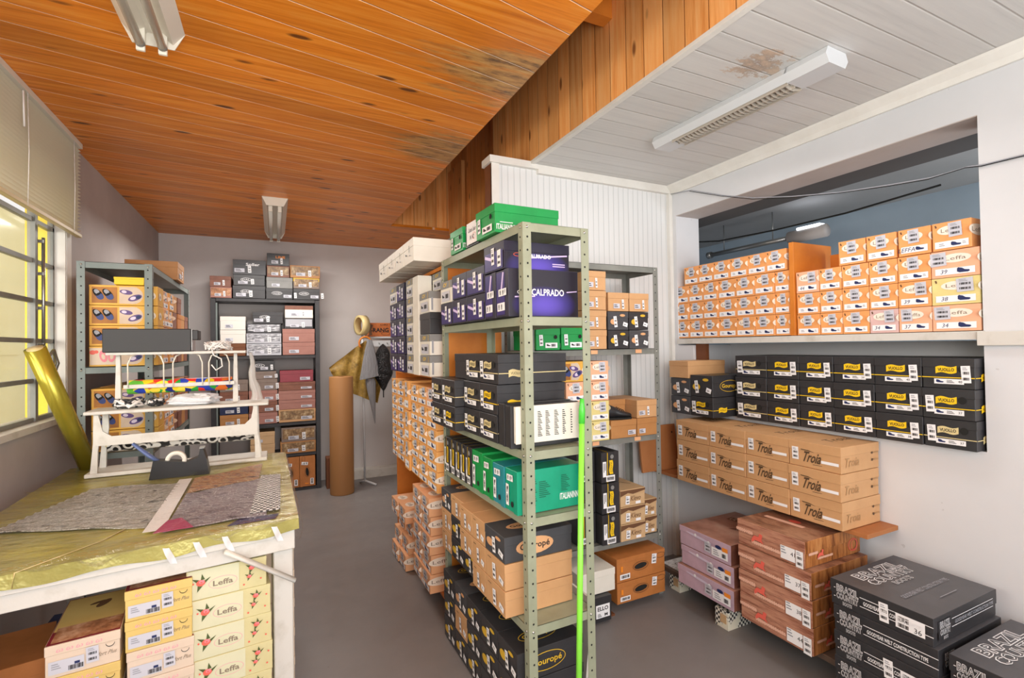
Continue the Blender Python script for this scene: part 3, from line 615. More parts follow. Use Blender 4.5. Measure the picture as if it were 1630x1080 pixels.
ORD = ['first', 'second', 'third', 'fourth', 'fifth', 'sixth', 'seventh', 'eighth']
def rowname(i, n):
    if n == 1: return 'single row'
    if i == 0: return 'bottom row'
    if i == n-1: return 'top row'
    if n == 3: return 'middle row'
    return ORD[i]+' row up'
def colname(i, n, a='left'):
    if n == 1: return 'alone'
    if i == 0: return 'leftmost'
    if i == n-1: return 'rightmost'
    if n == 3: return 'middle'
    return ORD[i]+' from '+a
# front faces looking towards -X on the plane x=X, between two Y values, larger Y = left
def W(sty, X, yl, yr, z0, z1, d, label, group=None, v=None, frame=None, **k):
    g = .0015; loc = Vector((X, (yl+yr)/2, z0+.0008)); rz = -PI/2
    if frame: loc = frame @ loc; rz += frame.to_euler().z
    st = k.get('stand', 0); w_, h = abs(yl-yr)-g, z1-z0-.0016
    if st: w_, h = h, w_
    return carton(sty, loc, rz, w_, d, h, label, group, v, **k)
def S(sty, Y, xl, xr, z0, z1, d, label, group=None, v=None, rz=0.0, **k):
    st = k.get('stand', 0); w_, h = abs(xr-xl)-.0015, z1-z0-.0016
    if st: w_, h = h, w_
    return carton(sty, Vector(((xl+xr)/2, Y, z0+.0008)), rz, w_, d, h, label, group, v, **k)
def E_(sty, X, yl, yr, z0, z1, d, label, group=None, v=None, **k):   # faces +X, smaller Y = left
    return carton(sty, Vector((X, (yl+yr)/2, z0+.0008)), PI/2, abs(yr-yl)-.0015, d, z1-z0-.0016, label, group, v, **k)

# ================================================================ the room
XL, XR, YB, YP, ZC, ZW = -1.06, 2.60, 6.12, 2.72, 2.735, 2.65
YF = -1.5
struct(MB().box(XL-.3, 5.2, YF-.3, YB+.2, -.12, 0, 'floor_paint'), 'floor')
WY0, WY1, WZ0, WZ1 = 0.7, 3.60, 1.165, 2.45      # window in the left wall
mb = MB(); t = .17
mb.box(XL-t, XL, YF, WY0, 0, 3.0, 'wall_grey').box(XL-t, XL, WY1, YB+.2, 0, 3.0, 'wall_grey').box(XL-t, XL, WY0, WY1, 0, WZ0, 'wall_grey').box(XL-t, XL, WY0, WY1, WZ1, 3.0, 'wall_grey')
struct(mb, 'wall_left')
struct(MB().box(XL, 1.9, YB, YB+.15, 0, 3.4, 'wall_back_grey'), 'wall_back')
# orange pine ceiling over the left half, with the corner that runs on to the right at the back
mb = MB().box(XL, 1.06, YF, 4.95, ZC, ZC+.025, 'ceiling_pine').box(XL, 1.9, 4.95, YB, ZC, ZC+.025, 'ceiling_pine')
struct(mb, 'ceiling')
struct(MB().box(1.19, XR+.05, YP, YP+.08, 0, ZW, 'beadboard').box(1.185, 1.20, YP-.012, YP+.09, 0, ZW, 'wood_brown'), 'wall_beadboard')
struct(MB().box(1.17, 1.50, YP-.03, YP+.1, ZW-.03, ZW+.012, 'trim_white').box(1.50, XR, YP-.03, YP, ZW-.055, ZW-.001, 'trim_white'), 'trim_1')
struct(MB().box(1.185, 1.235, YP-.018, YP-.001, 0, ZW-.03, 'trim_white'), 'trim_2')
struct(MB().box(1.472, XR+.05, YF, YP, ZW, ZW+.02, 'painted_board'), 'ceiling_white')
struct(MB().box(1.45, 1.47, YF, 3.27, ZW+.012, 3.62, 'fascia_boards'), 'wall_fascia')
struct(MB().box(1.70, 1.72, 3.27, 4.95, ZC-.1, 3.7, 'fascia_boards_deep').box(1.66, 1.695, 4.52, 4.92, ZC-.05, 3.34, 'fascia_boards'), 'wall_fascia_deep')
struct(MB().box(1.06, 1.72, 4.95, 4.97, ZC+.026, 3.7, 'fascia_boards_end').box(.93, 1.06, 4.955, 4.97, ZC+.026, 3.7, 'fascia_boards_end'), 'wall_fascia_end')
struct(MB().box(.93, 1.9, YF, 5.0, 3.72, 3.76, 'wood_brown'), 'ceiling_roof_void')
struct(MB().box(1.47, 1.9, 3.25, 3.27, ZC, 3.7, 'wood_brown').box(.93, .95, YF, 4.95, ZC+.03, 3.72, 'wood_brown'), 'wall_roof_void')
struct(MB().box(1.78, 1.9, YP+.1, YB, 0, ZC, 'wall_back_grey'), 'wall_right_back')
b = MB().box(1.0, 1.448, 1.86, 1.93, 3.05, 3.19, 'wood_orange'); tag(b.build('ceiling_joist'), kind='structure')
struct(MB().box(1.035, 1.06, YF, 4.95, ZC+.026, ZC+.07, 'wood_panel'), 'trim_3')

# right wall with the serving hatch and the niche below it
OY0, OY1, OZ0, OZ1 = .975, 2.658, 1.545, 2.43
NZ0, NZ1, NY1, ND = 1.052, 1.50, 2.52, .36
T = .22; X1 = XR+T
mb = MB()
mb.box(XR, X1, YF, OY0, 0, ZW, 'wall_white').box(XR, X1, OY0, YP, OZ1, ZW, 'wall_white').box(XR, X1, OY1, YP+.08, NZ0, OZ1, 'wall_white')
mb.box(XR, X1+.2, OY0, YP+.08, 0, NZ0, 'wall_white')
mb.box(XR, X1, NY1, OY1, NZ0, OZ0-.045, 'wall_white')
mb.box(XR+ND, XR+ND+.06, OY0-.02, NY1+.02, NZ0-.02, OZ0-.04, 'wall_white')
mb.box(X1, XR+ND, OY0-.06, OY0, NZ0, OZ0-.045, 'wall_white').box(X1, XR+ND, NY1, NY1+.06, NZ0, OZ0-.045, 'wall_white')
struct(mb, 'wall_right')
struct(MB().box(XR+.001, X1-.001, OY0, OY1, OZ1-.004, OZ1, 'plaster_reveal'), 'trim_4')
struct(MB().box(XR-.012, XR+ND+.06, OY0-.004, OY1, OZ0-.035, OZ0, 'white_paint'), 'trim_5')      # hatch sill board
struct(MB().box(XR-.028, XR, YF, OY0+.012, OZ0-.06, OZ0-.004, 'white_paint', .002), 'trim_6')   # ledge to the right of the hatch
struct(MB().prism([(XR-.001, ZW-.065), (XR-.014, ZW-.065), (XR-.02, ZW-.04), (XR-.045, ZW-.012), (XR-.05, ZW-.001), (XR-.001, ZW-.001)], 'Y', YF, YP-.031, 'trim_white'), 'trim_7')
struct(MB().box(XR-.03, XR-.001, YP-.031, YP-.001, 0, ZW-.056, 'trim_white'), 'trim_8')
struct(MB().box(XR+.02, XR+.05, 2.43, 2.515, NZ0+.001, NZ1+.008, 'wood_brown'), 'trim_9')
# wall behind the camera: wide opening added to let light in
mb = MB().box(XL, -.75, YF-.15, YF, 0, ZC, 'wall_white').box(2.35, XR+.2, YF-.15, YF, 0, ZC, 'wall_white').box(-.75, 2.35, YF-.15, YF, 2.5, ZC+1, 'wall_white')
struct(mb, 'wall_front')
# far room seen through the hatch
struct(MB().box(4.45, 4.6, -.6, 6.0, 0, 3.0, 'wall_blue').box(X1, 4.6, 5.0, 5.1, 0, 3, 'wall_blue').box(X1, 4.6, -.7, -.6, 0, 3, 'wall_blue'), 'wall_far_room')
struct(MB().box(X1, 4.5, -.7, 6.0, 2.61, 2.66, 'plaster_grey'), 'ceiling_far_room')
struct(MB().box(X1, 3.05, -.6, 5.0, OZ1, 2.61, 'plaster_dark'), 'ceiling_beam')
struct(MB().box(1.447, 1.474, YF, YP, ZW-.004, ZW+.014, 'trim_white'), 'trim_11')
# baseboard ledge at the back
struct(MB().box(.75, 1.78, 5.95, YB, 0, .09, 'white_paint'), 'baseboard_back')

plain('yellow_wall', 'f4dc18', .6); wall_paint('cream_wall', 'f0e2a8', 'e6d698')
# window: steel frame, panes, outside
def window():
    XO = XL-.055
    f = MB()
    for z in (WZ0+.012, 1.375, 1.58, 1.785, 1.99, 2.2, WZ1-.012): f.box(XO-.012, XO+.012, WY0, WY1, z-.011, z+.011, 'shelf_steel_grey')
    for y in (WY0+.012, 1.2, 1.75, 2.3, 2.84, WY1-.022): f.box(XO-.012, XO+.012, y-.009, y+.009, WZ0, WZ1, 'shelf_steel_grey')
    f.box(XO-.012, XO+.02, 3.318, 3.34, WZ0, WZ1, 'shelf_steel_grey'); f.box(XO-.02, XO+.015, 3.35, 3.365, WZ0, WZ1, 'shelf_steel_grey')
    o = tag(f.build('window_1'), kind='structure')
    n = NT('window_glass', .12); n.col('f4e8b8'); n.p.inputs['Transmission Weight'].default_value = 0.0; n.p.inputs['Alpha'].default_value = .22
    g = MB().box(XO-.002, XO+.002, WY0, WY1, WZ0, WZ1, 'window_glass'); g.build('pane', o)
    s = MB().box(XL-t+.06, XL+.02, WY0-.03, WY1+.04, WZ0-.03, WZ0+.001, 'white_paint'); s.build('window_sill', o)
    j = MB().box(XL-.05, XL+.004, WY1-.012, WY1-.0005, WZ0, WZ1, 'trim_white').box(XL+.001, XL+.008, WY1, WY1+.07, WZ0-.03, WZ1+.05, 'trim_white'); j.build('window_casing', o)
    MB().box(XL-t+.003, XO-.014, WY1-.012, WY1-.0005, WZ0, WZ1, 'yellow_wall').build('outer_reveal', o)
    h = MB().tube([(XO+.03, 3.385, 2.12), (XO+.03, 3.385, 1.50)], .008, 'steel', 8)
    for z in (2.1, 1.93, 1.75, 1.56): h.box(XO, XO+.035, 3.375, 3.395, z-.008, z+.008, 'steel')
    h.build('espagnolette', o)
    k = MB().tube([(XO+.035, 3.36, 1.56), (XO+.045, 3.34, 1.47), (XO+.05, 3.37, 1.41), (XO+.055, 3.42, 1.38)], .011, 'steel', 8).tube([(XO+.055, 3.41, 1.38), (XO+.07, 3.44, 1.46), (XO+.065, 3.40, 1.53), (XO+.055, 3.36, 1.49), (XO+.055, 3.41, 1.38)], .009, 'steel', 8); k.build('latch', o)
window()
mb = MB().box(-3.6, -3.4, -3, 15, 0, 3.6, 'cream_wall')
for y in (.6, 2.2, 3.8, 5.4, 7.0, 8.6, 10.2, 11.8): mb.box(-3.4, -3.37, y, y+1.2, .1, 2.9, 'cream_wall').box(-3.37, -3.355, y+.15, y+1.05, .3, 1.3, 'cream_wall').box(-3.37, -3.355, y+.15, y+1.05, 1.5, 2.7, 'cream_wall')
struct(mb, 'wall_outside')
struct(MB().box(-3.4, XL-.3, -3, 15, -.12, -.02, 'floor_paint'), 'floor_outside')
# scalloped awning beyond the glass
aw = MB()
def awf(u, v):
    y = .4+u*3.2; return (-1.62-.25*v*0, y, 2.62-v*(.34+.05*abs(math.sin(u*3.2/.16*PI/2))))
aw.grid(awf, 160, 4, 'slip_floor'); tag(aw.build('awning'), 'tan scalloped awning edge hanging outside the window panes', 'awning')

# ---------------------------------------------------------------- blind
r = empty('venetian_blind', (XL+.04, 2.25, 2.19), 'cream venetian blind half lowered over the left wall window', 'blind')
n = NT('blind_slat', .35); n.col('f4f2e2')
tl = n.new('ShaderNodeBsdfTranslucent'); tl.inputs[0].default_value = hx('fbf8e6'); ms = n.new('ShaderNodeMixShader'); ms.inputs[0].default_value = .5
n.l(n.p.outputs[0], ms.inputs[1]); n.l(tl.outputs[0], ms.inputs[2]); n.l(ms.outputs[0], n.n['Material Output'].inputs['Surface'])
mb = MB(); nsl = 26; BE = 1.42
for i in range(nsl):
    z = .03+i*.0202; mb.add([(-.012, -1.5, z-.0065), (-.012, BE, z-.0065), (0, BE, z+.0015), (0, -1.5, z+.0015), (.012, BE, z+.0045), (.012, -1.5, z+.0045)], [(0, 1, 2, 3), (3, 2, 4, 5)], 'blind_slat', True)
mb.build('slats', r)
MB().box(-.014, .014, -1.5, BE+.01, -.005, .016, 'tape_tan', .003).build('bottom_rail', r)
MB().box(-.02, .02, -1.5, BE, .515, .543, 'lamp_enamel').build('headrail', r)
for y in (-.9, .3, .72, 1.30): MB().tube([(.015, y, .52), (.016, y+.01, .25), (.015, y, .0)], .0016, 'cord_white', 5).build('cord', r)
MB().tube([(.02, .66, .5), (.022, .665, .34)], .004, 'cord_white', 6).build('wand', r)

# ---------------------------------------------------------------- fluorescent lamps
def batten(loc, L, label, wd=.095):
    r = empty('ceiling_lamp', loc, label, 'ceiling lamp')
    mb = MB(); mb.prism([(-wd, 0), (-wd*.62, -.05), (-wd*.18, -.022), (wd*.18, -.022), (wd*.62, -.05), (wd, 0)][::-1], 'Y', 0, L, 'lamp_enamel')
    mb.build('reflector', r)
    for y in (-.004, L): MB().prism([(-wd, 0), (-wd*.66, -.068), (wd*.66, -.068), (wd, 0)], 'Y', y, y+.004, 'lamp_enamel').build('end_plate', r)
    for x in (-.034, .034):
        tb = MB().tube([(x, .045, -.086), (x, L-.045, -.086)], .0145, 'tube_glass', 14).build('tube', r)
        for y in (.03, L-.05): MB().tube([(x, y, -.086), (x, y+.02, -.086)], .0155, 'tube_cap', 12).build('tube_cap', tb)
        for y in (.02, L-.036): MB().box(x-.014, x+.014, y, y+.014, -.11, -.02, 'lamp_enamel', .002).build('lampholder', r)
batten((.016, 4.36, ZC-.001), 1.28, 'open twin tube lamp on the pine ceiling near the back wall')
batten((-.40, .98, ZC-.001), 1.26, 'open twin tube lamp on the pine ceiling near the window', .10)
def louvre_lamp():
    r = empty('ceiling_lamp', (1.985, 1.16, ZW-.001), 'white louvred lamp on the painted board ceiling', 'ceiling lamp', rz=.035)
    L = .93; wd = .075
    MB().prism([(-wd*.8, 0), (-wd, -.03), (-wd*.72, -.06), (-wd*.6, -.03), (wd*.6, -.03), (wd*.72, -.06), (wd, -.03), (wd*.8, 0)][::-1], 'Y', .16, L-.12, 'lamp_white').build('housing', r)
    for y0, y1 in ((0, .17), (L-.12, L)):
        MB().prism([(-wd*.8, 0), (-wd, -.03), (-wd*.72, -.062), (wd*.72, -.062), (wd, -.03), (wd*.8, 0)], 'Y', y0, y1, 'lamp_white').build('end_cap', r)
    MB().tube([(0, .17, -.042), (0, L-.12, -.042)], .013, 'tube_glass', 12).build('tube', r)
    g = MB()
    for i in range(27):
        y = .185+i*(L-.33)/26; g.prism([(-wd*.62, -.064), (-wd*.2, -.074), (wd*.2, -.074), (wd*.62, -.064), (wd*.62, -.05), (-wd*.62, -.05)], 'Y', y, y+.003, 'louvre')
    for x in (-wd*.62, 0, wd*.6): g.box(x-.002, x+.002, .17, L-.12, -.07, -.045, 'louvre')
    g.build('louvre', r)
louvre_lamp()
# pipe lamp in the far room
r = empty('strip_light', (3.80, 2.33, 2.36), 'grey cylindrical light fitting on a pipe in the room beyond the hatch', 'lamp')
MB().tube([(0, .0, 0), (0, .30, 0)], .05, 'plaster_reveal', 20).build('housing', r)
MB().tube([(0, .30, 0), (0, 1.12, 0)], .02, 'steel', 10).tube([(0, 1.1, 0), (0, 1.14, 0)], .032, 'steel', 12).build('pipe', r)
for y in (.45, .95): MB().tube([(0, y, .02), (0, y, .25)], .005, 'steel', 6).build('hanger', r)
n = NT('lamp_glow', .4); n.p.inputs['Emission Color'].default_value = (.85, .9, 1, 1); n.p.inputs['Emission Strength'].default_value = 6
MB().box(-.035, .035, .03, .22, .043, .06, 'lamp_glow', .004).build('bulb', r)
# sagging cables
wp = [(2.57, 2.67, 2.585), (2.57, 2.481, 2.557), (2.57, 2.222, 2.449), (2.57, 1.997, 2.37), (2.57, 1.762, 2.312), (2.57, 1.496, 2.259), (2.57, 1.273, 2.23), (2.575, 1.129, 2.216), (2.58, .999, 2.222), (2.587, .953, 2.216), (2.59, .70, 2.212), (2.59, .30, 2.2)]
tag(MB().tube(wp, .0028, 'print_grey', 6).tube([(p[0]-.003, p[1]+.01, p[2]-.004+.002*math.sin(i*2)) for i, p in enumerate(wp[1:])], .002, 'hole', 5).build('cable'), 'thin grey cable sagging across the top of the hatch', 'cable')
tag(MB().tube([(3.3, 3.4, 2.43), (3.3, 2.9, 2.35), (3.3, 2.4, 2.33), (3.3, 1.9, 2.33), (3.3, 1.4, 2.36)], .006, 'hole', 6).build('cable'), 'dark cable slung in the room beyond the hatch', 'cable')

# ================================================================ steel racks
def rack(name, loc, rz, L, D, H, levels, label, mat, holes=True, lip=.034, boltm='bolt'):
    """L along local X, D along local Y; posts at the corners, trays at the given heights"""
    r = empty(name, loc, label, 'shelving unit', rz)
    a, th = .036, .0022
    for ix, x in enumerate((0, L)):
        for iy, y in enumerate((0, D)):
            sx = 1 if ix == 0 else -1; sy = 1 if iy == 0 else -1
            mb = MB(); mb.box(x, x+sx*a, y, y+sy*th, 0, H, mat); mb.box(x, x+sx*th, y+sy*th, y+sy*a, 0, H, mat)
            if holes:
                k = int(H/.05)
                for i in range(k):
                    z = .025+i*.05; n8 = 8
                    cx = x+sx*a*.55; yy = y-sy*.0006
                    vs = [(cx+.0042*math.cos(2*PI*j/n8), yy, z+.0042*math.sin(2*PI*j/n8)) for j in range(n8)]
                    mb.add(vs, [tuple(range(n8)) if sy > 0 else tuple(range(n8))[::-1]], 'hole')
                    cy = y+sy*a*.55; xx = x-sx*.0006
                    vs = [(xx, cy+.0042*math.cos(2*PI*j/n8), z+.0042*math.sin(2*PI*j/n8)) for j in range(n8)]
                    mb.add(vs, [tuple(range(n8))[::-1] if sx > 0 else tuple(range(n8))], 'hole')
            mb.build('post', r)
    g = .003
    for z in levels:
        mb = MB(); mb.box(g, L-g, g, D-g, z+lip-.002, z+lip, mat)
        mb.box(g, L-g, g, g+.002, z, z+lip, mat).box(g, L-g, D-g-.002, D-g, z, z+lip, mat).box(g, g+.002, g, D-g, z, z+lip, mat).box(L-g-.002, L-g, g, D-g, z, z+lip, mat)
        sh = mb.build('shelf_tray', r)
        for x in (0, L):
            for y in (0, D):
                sx = 1 if x == 0 else -1; sy = 1 if y == 0 else -1
                cx, cy, cz = x+sx*.019, y-sy*.0002, z+lip*.5
                for M4_ in (Matrix.Translation((cx, cy, cz)) @ Matrix.Rotation(PI/2*sy, 4, 'X'), Matrix.Translation((x-sx*.0002, y+sy*.019, cz)) @ Matrix.Rotation(-PI/2*sx, 4, 'Y')):
                    bo = link('bolt', cached('bolt'+boltm, lambda: MB().lathe([(0, .0035), (.004, .003), (.0058, 0)], boltm, 10).mesh('bolt')), sh); bo.matrix_local = M4_
    return r
# rack 1 in the middle: local frame u along +X, w along +Y
PH = .0214; A1 = Vector((.842, 1.6406, 0))
FR1 = Matrix.Translation(A1) @ Matrix.Rotation(PH, 4, 'Z')
# the unit is built with its length along +Y
Z1 = (.0, .428, .832, 1.082, 1.59, 1.946)
r1 = rack('steel_shelving', A1, PH, .30, .935, 1.98, Z1[1:], 'olive grey steel shelving in the middle, holding purple, black and green boxes', 'shelf_steel')
r2 = rack('steel_shelving', (1.22, 2.33, 0), 0.0, .90, .30, 1.98, (.34, .932, 1.452, 1.946), 'grey steel shelving in front of the white beadboard wall', 'shelf_steel_grey')
for x_, z_ in ((.40, 1.452), (.72, 1.452), (.40, .932), (.70, .932)): MB().box(x_, x_+.045, -.0006, .002, z_+.008, z_+.03, 'leffa_salmon').build('shelf_tag', r2)
rack('steel_shelving', (-.955, 3.40, 0), 0.0, .335, 1.35, 2.01, (.10, .93, 1.40, 1.975), 'blue grey steel shelving by the window, holding slipper boxes', 'shelf_steel_dark')
def back_rack():
    r = empty('wooden_shelving', (-.575, 5.78, 0), 'black framed shelving filled with dark boxes against the back wall', 'shelving unit')
    L, D = 1.025, .33
    for x in (0, L-.045):
        MB().box(x, x+.045, 0, D, 0, 2.045, 'shelf_black', .002).build('side_panel', r)
    for z in (.0, .37, .705, 1.42, 2.015): MB().box(.046, L-.046, .004, D, z, z+.034, 'shelf_black', .002).build('shelf_board', r)
    MB().box(.046, .06, .004, .03, .04, 2.0, 'shelf_steel_dark').build('post', r)
back_rack()
def bookcase():
    r = empty('wooden_shelving', (.86, 2.63, 0), 'orange wooden bookcase behind the middle shelving, packed with slipper boxes', 'shelving unit')
    L, D = 1.27, .34; t = .02
    for y in (0, L-t): MB().box(0, D, y, y+t, 0, 1.995, 'wood_orange', .001).build('side_panel', r)
    MB().box(.01, D, .60, .60+t, .11, .672, 'wood_orange').build('divider', r)
    for z in (.695, 1.345, 1.975): MB().box(.0, D, t+.001, L-t-.001, z-.02, z, 'wood_orange').build('shelf_board', r)
    MB().box(0, D, t+.001, .60, .08, .10, 'wood_orange').build('shelf_board', r)
    MB().box(D-.012, D-.002, t+.001, L-t-.001, .11, 1.95, 'wood_orange').build('back_panel', r)
bookcase()

# ================================================================ cartons, stack by stack
jr = lambda a: R.uniform(-a, a)
# ---- hatch sill, left of the divider
G = 'orange slipper boxes on the hatch sill, left of the divider'
cols = [2.70, 2.56, 2.43, 2.31, 2.17, 2.036, 1.906, 1.812]
zr = [OZ0+.004, 1.672, 1.795, 1.918]
for r_ in range(3):
    for i in range(7):
        W('leffa', XR+.005+abs(jr(.006)), cols[i]-(.02 if r_ == 0 and i == 0 else 0)+0, cols[i+1], zr[r_], zr[r_+1], .28,
          'orange slipper box left of the divider, %s, %s' % (['bottom row', 'second row up', 'third row up'][r_], colname(i, 7)), G, {'px': (-.02, .06, -.08)[(i+r_) % 3]})
cols = [2.597, 2.467, 2.341, 2.211, 2.080, 1.953, 1.825]
for i in range(6):
    W('leffa', XR+.003+abs(jr(.004)), cols[i], cols[i+1], 1.919, 2.043, .27, 'orange slipper box left of the divider, top row, '+colname(i, 6), G, {'px': (.02, -.04)[i % 2]})
# ---- right of the divider
G = 'slipper boxes on the hatch sill, right of the divider'
cols = [1.771, 1.644, 1.528, 1.402, 1.278, 1.149, .981]
zz = [OZ0+.002, 1.660, 1.777, 1.894]
spec = {(0, 3): ('lilac slipper box', {'c': 'l', 'hand': '34', 'px': .2}), (0, 4): ('pink slipper box with handwritten 37', {'c': 'p', 'hand': '37', 'px': -.25}), (0, 5): ('wide pink slipper box with handwritten 34', {'c': 'p', 'hand': '34', 'wide': 1, 'px': -.28}),
        (1, 4): ('orange slipper box with handwritten size', {'c': 'o', 'hand': '39', 'px': .2}), (1, 5): ('yellow slipper box', {'c': 'y', 'hand': '38', 'wide': 1, 'px': .2}),
        (2, 0): ('pinkish slipper box', {'c': 'p', 'hand': '44', 'px': .2}), (2, 5): ('wide pink slipper box with handwritten 39', {'c': 'p', 'hand': '39', 'wide': 1, 'px': -.34})}
for r_ in range(3):
    for i in range(6):
        nm, vv = spec.get((r_, i), ('orange slipper box', {'px': (-.02, .05, .0)[(i+r_) % 3]}))
        W('leffa', XR+.004+abs(jr(.004)), cols[i], cols[i+1]+.001, zz[r_], zz[r_+1], .27, '%s right of the divider, %s, %s' % (nm, rowname(r_, 4), colname(i, 6)), G, vv)
for i, (a, b_) in enumerate(((1.54, 1.412), (1.408, 1.279), (1.272, 1.146), (1.141, 1.005))):
    W('leffa', XR+.004, a, b_, 1.895, 2.018, .27, ['orange slipper box on top right of the divider, leftmost', 'orange slipper box on top right of the divider, second from left', 'orange slipper box with handwritten note on top of the hatch stack', 'orange slipper box at the top right end of the hatch'][i], G, {'hand': 'LEFFA'} if i == 2 else {'px': (.0, .0, .2, .1)[i]})

# ---- black boxes with yellow ribbons in the niche
G = 'black boxes with ribbon print in the wall niche'
cols = [2.132, 1.919, 1.727, 1.545, 1.354, 1.165, .983]
zz = [NZ0+.002, 1.178, 1.306, 1.434]
nums = [['41', '42', '45', '40', '38', '37'], ['41', '40', '41', '39', '39', '37'], ['41', '41', '41', '39', '40', '40']]
for r_ in range(3):
    for i in range(6):
        cream = (i == 0) or (r_ == 0 and i == 5)
        W('vuollo', XR-.058+jr(.004), cols[i], cols[i+1], zz[r_], zz[r_+1], .33, 'black box with %s ribbon in the wall niche, %s, %s' % ('cream' if cream else 'yellow', rowname(r_, 3), colname(i, 6)), G,
          {'cream': cream, 'num': nums[r_][i], 'left': (i == 0 or (i == 5 and r_ < 2))})
G = 'boxes overhanging at the left end of the niche'
def gx(yl, yr, z0, z1, sty, lb, v): W(sty, 2.385, yl, yr, z0, z1, .33, lb, G, v)
gx(2.515, 2.345, 1.056, 1.172, 'gourope', 'dark box with tan ovals at the niche left end, bottom left', {'sx': -.1})
gx(2.515, 2.345, 1.173, 1.288, 'gourope', 'dark box with tan ovals at the niche left end, directly under the plain box', {'sx': -.1})
gx(2.343, 2.165, 1.056, 1.180, 'vuollo', 'black box with yellow ribbon under the gold oval box, left of the niche rows', {'left': 1, 'num': '40'})
gx(2.343, 2.165, 1.181, 1.313, 'gourope', 'black box with gold oval on its long side, left of the niche rows', {'gold': 1, 'sx': -.2})
W('blank', 2.375, 2.518, 2.348, 1.289, 1.400, .33, 'plain tan box lying on the dark boxes at the left end of the niche', G, {'b': 'kraft', 'lh': .3})

# ---- tan boxes on the wall shelf
G = 'tan boxes on the orange wall shelf'
cols = [2.378, 2.119, 1.868, 1.619, 1.366]; zz = [.654, .783, .910, 1.032]
for r_ in range(3):
    for i in range(4):
        W('troia', 2.29+jr(.004), cols[i], cols[i+1], zz[r_], zz[r_+1], .295, 'tan box with script lettering on the wall shelf, %s, %s' % (rowname(r_, 3), colname(i, 4)), G)

# ---- boot boxes on the plank
G = 'wood print boot boxes in the floor stack'
zz = [.130, .255, .376, .497, .620]
for i, num in enumerate(('44', '38', '37', '41')):
    yy = (1.772, 1.772, 1.772, 1.785)[i]
    W('cowboy', 2.105+(.006, .0, .0, .012)[i], yy, 1.395+(.0, -.002, .0, .033)[i], zz[i], zz[i+1], .42, 'wood print boot box marked %s, %s of its stack' % (num, ('bottom', 'second', 'third', 'topmost')[i]), G, {'num': num, 'curl': i == 3})
G = 'purple boot boxes in the floor stack'
for i, z in enumerate((.134, .243, .352)):
    W('mauve', 2.10+(.0, .02, .02)[i], 2.19-(.0, .01, .0)[i], 1.80+(.0, .014, .03)[i], z, z+.108, .46, 'purple fronted boot box with yellow label, %s of its stack' % ('bottom', 'middle', 'topmost')[i], G)
G = 'black boot boxes in the left front stack'
for i in range(4):
    z = .132+i*.1025
    lab = {3: '36', 1: '38'}.get(i)
    W('brazil', 2.055, 1.272+(.01 if i == 3 else 0), .915+(.012 if i == 3 else 0), z, z+.102, .46, 'black boot box with white outline letters, %s in the stack of four' % ('bottom', 'second', 'third', 'topmost')[i], G, {'lab': lab} if lab else {}, tilt=0)
G = 'black boot boxes at the right frame edge'
for i in range(3):
    z = .132+i*.1025
    W('brazil', 2.07, .895, .555, z, z+.102, .46, 'black boot box at the right frame edge, %s of three' % ('bottom', 'middle', 'top')[i], G)

# ---- middle steel rack (frame FR1: x = across, y = along, z = up)
f1 = FR1
def M1(sty, u, a, b_, z0, z1, d, lb, g, v=None, **k): return W(sty, u, a, b_, z0, z1, d, lb, g, v, frame=f1, **k)
T5, T4, T3, T2, T1, T0 = 1.982, 1.6265, 1.1185, .8685, .4645, .002
G = 'green and black boxes on top of the middle shelving'
M1('italian', -.005, .775, .600, T5, 2.098, .29, 'green box on top of the middle shelving, far left end', G)
M1('blank', .0, .575, .420, T5, 2.085, .27, 'black box with a handwritten white note, between the green boxes on top', G, {'b': 'black_card'})
nb = MB().box(-.065, .065, 0, .0012, 0, .10, 'paper'); o = link('paper_note', nb.mesh('paper_note'), None, f1 @ Vector((-.0035, .485, T5+.01)), (0, 0, -PI/2+PH))
tag(o, 'white handwritten note on the black box on top of the middle shelving', 'note')
link('handwriting', decal_mesh('handwriting', [('t', 'Calcado Usado', 0, .015, .09, .02, 'ink', .3), ('t', 'N 42', 0, -.02, .05, .02, 'ink', .3), ('q', .025, -.018, .02, .015, .0015, 'red_ink')]), o, (0, -.0002, .05))
M1('italian', -.02, .40, .20, T5, 2.104, .31, 'large green box on top of the middle shelving, nearest the front post', G)
G = 'purple boxes on the top tier of the middle shelving'
M1('calprado', -.03, .862, .690, T4, 1.738, .30, 'purple box on the top tier, bottom row, leftmost', G)
M1('cv', -.03, .868, .698, 1.739, 1.852, .30, 'white and grey box above the leftmost purple box of the top tier', 'white boxes with grey lids')
for r_, (z0, z1) in enumerate(((T4, 1.742), (1.743, 1.862))):
    for c_, (a, b_) in enumerate(((.688, .498), (.496, .292))):
        M1('calprado', -.03, a, b_, z0, z1, .30, 'purple box on the top tier, %s, %s of the middle pair' % (('bottom row', 'second row')[r_], ('left', 'right')[c_]), G)
M1('calprado', -.03, .288, .180, T4, 1.815, .32, 'purple box standing on its side on the top tier, left one', G, stand=1)
M1('calprado', -.03, .178, .064, T4, 1.815, .32, 'purple box standing on its side facing the front posts', G, stand=1)
M1('calprado', -.03, .293, .100, 1.817, 1.930, .305, 'purple box lying on the two standing purple boxes', G)
G = 'black ribbon boxes on the second tier of the middle shelving'
def v2(u, a, b_, z0, z1, lb, cream=True, num=None): M1('vuollo', u, a, b_, z0, z1, .325, lb, G, {'cream': cream, 'left': 1})
for c_, (a, b_, u) in enumerate(((.897, .720, -.075), (.718, .550, -.075), (.548, .366, -.03), (.364, .186, -.03))):
    v2(u, a, b_, T3, 1.232, 'black ribbon box on the second tier, bottom row, '+colname(c_, 4), c_ != 1)
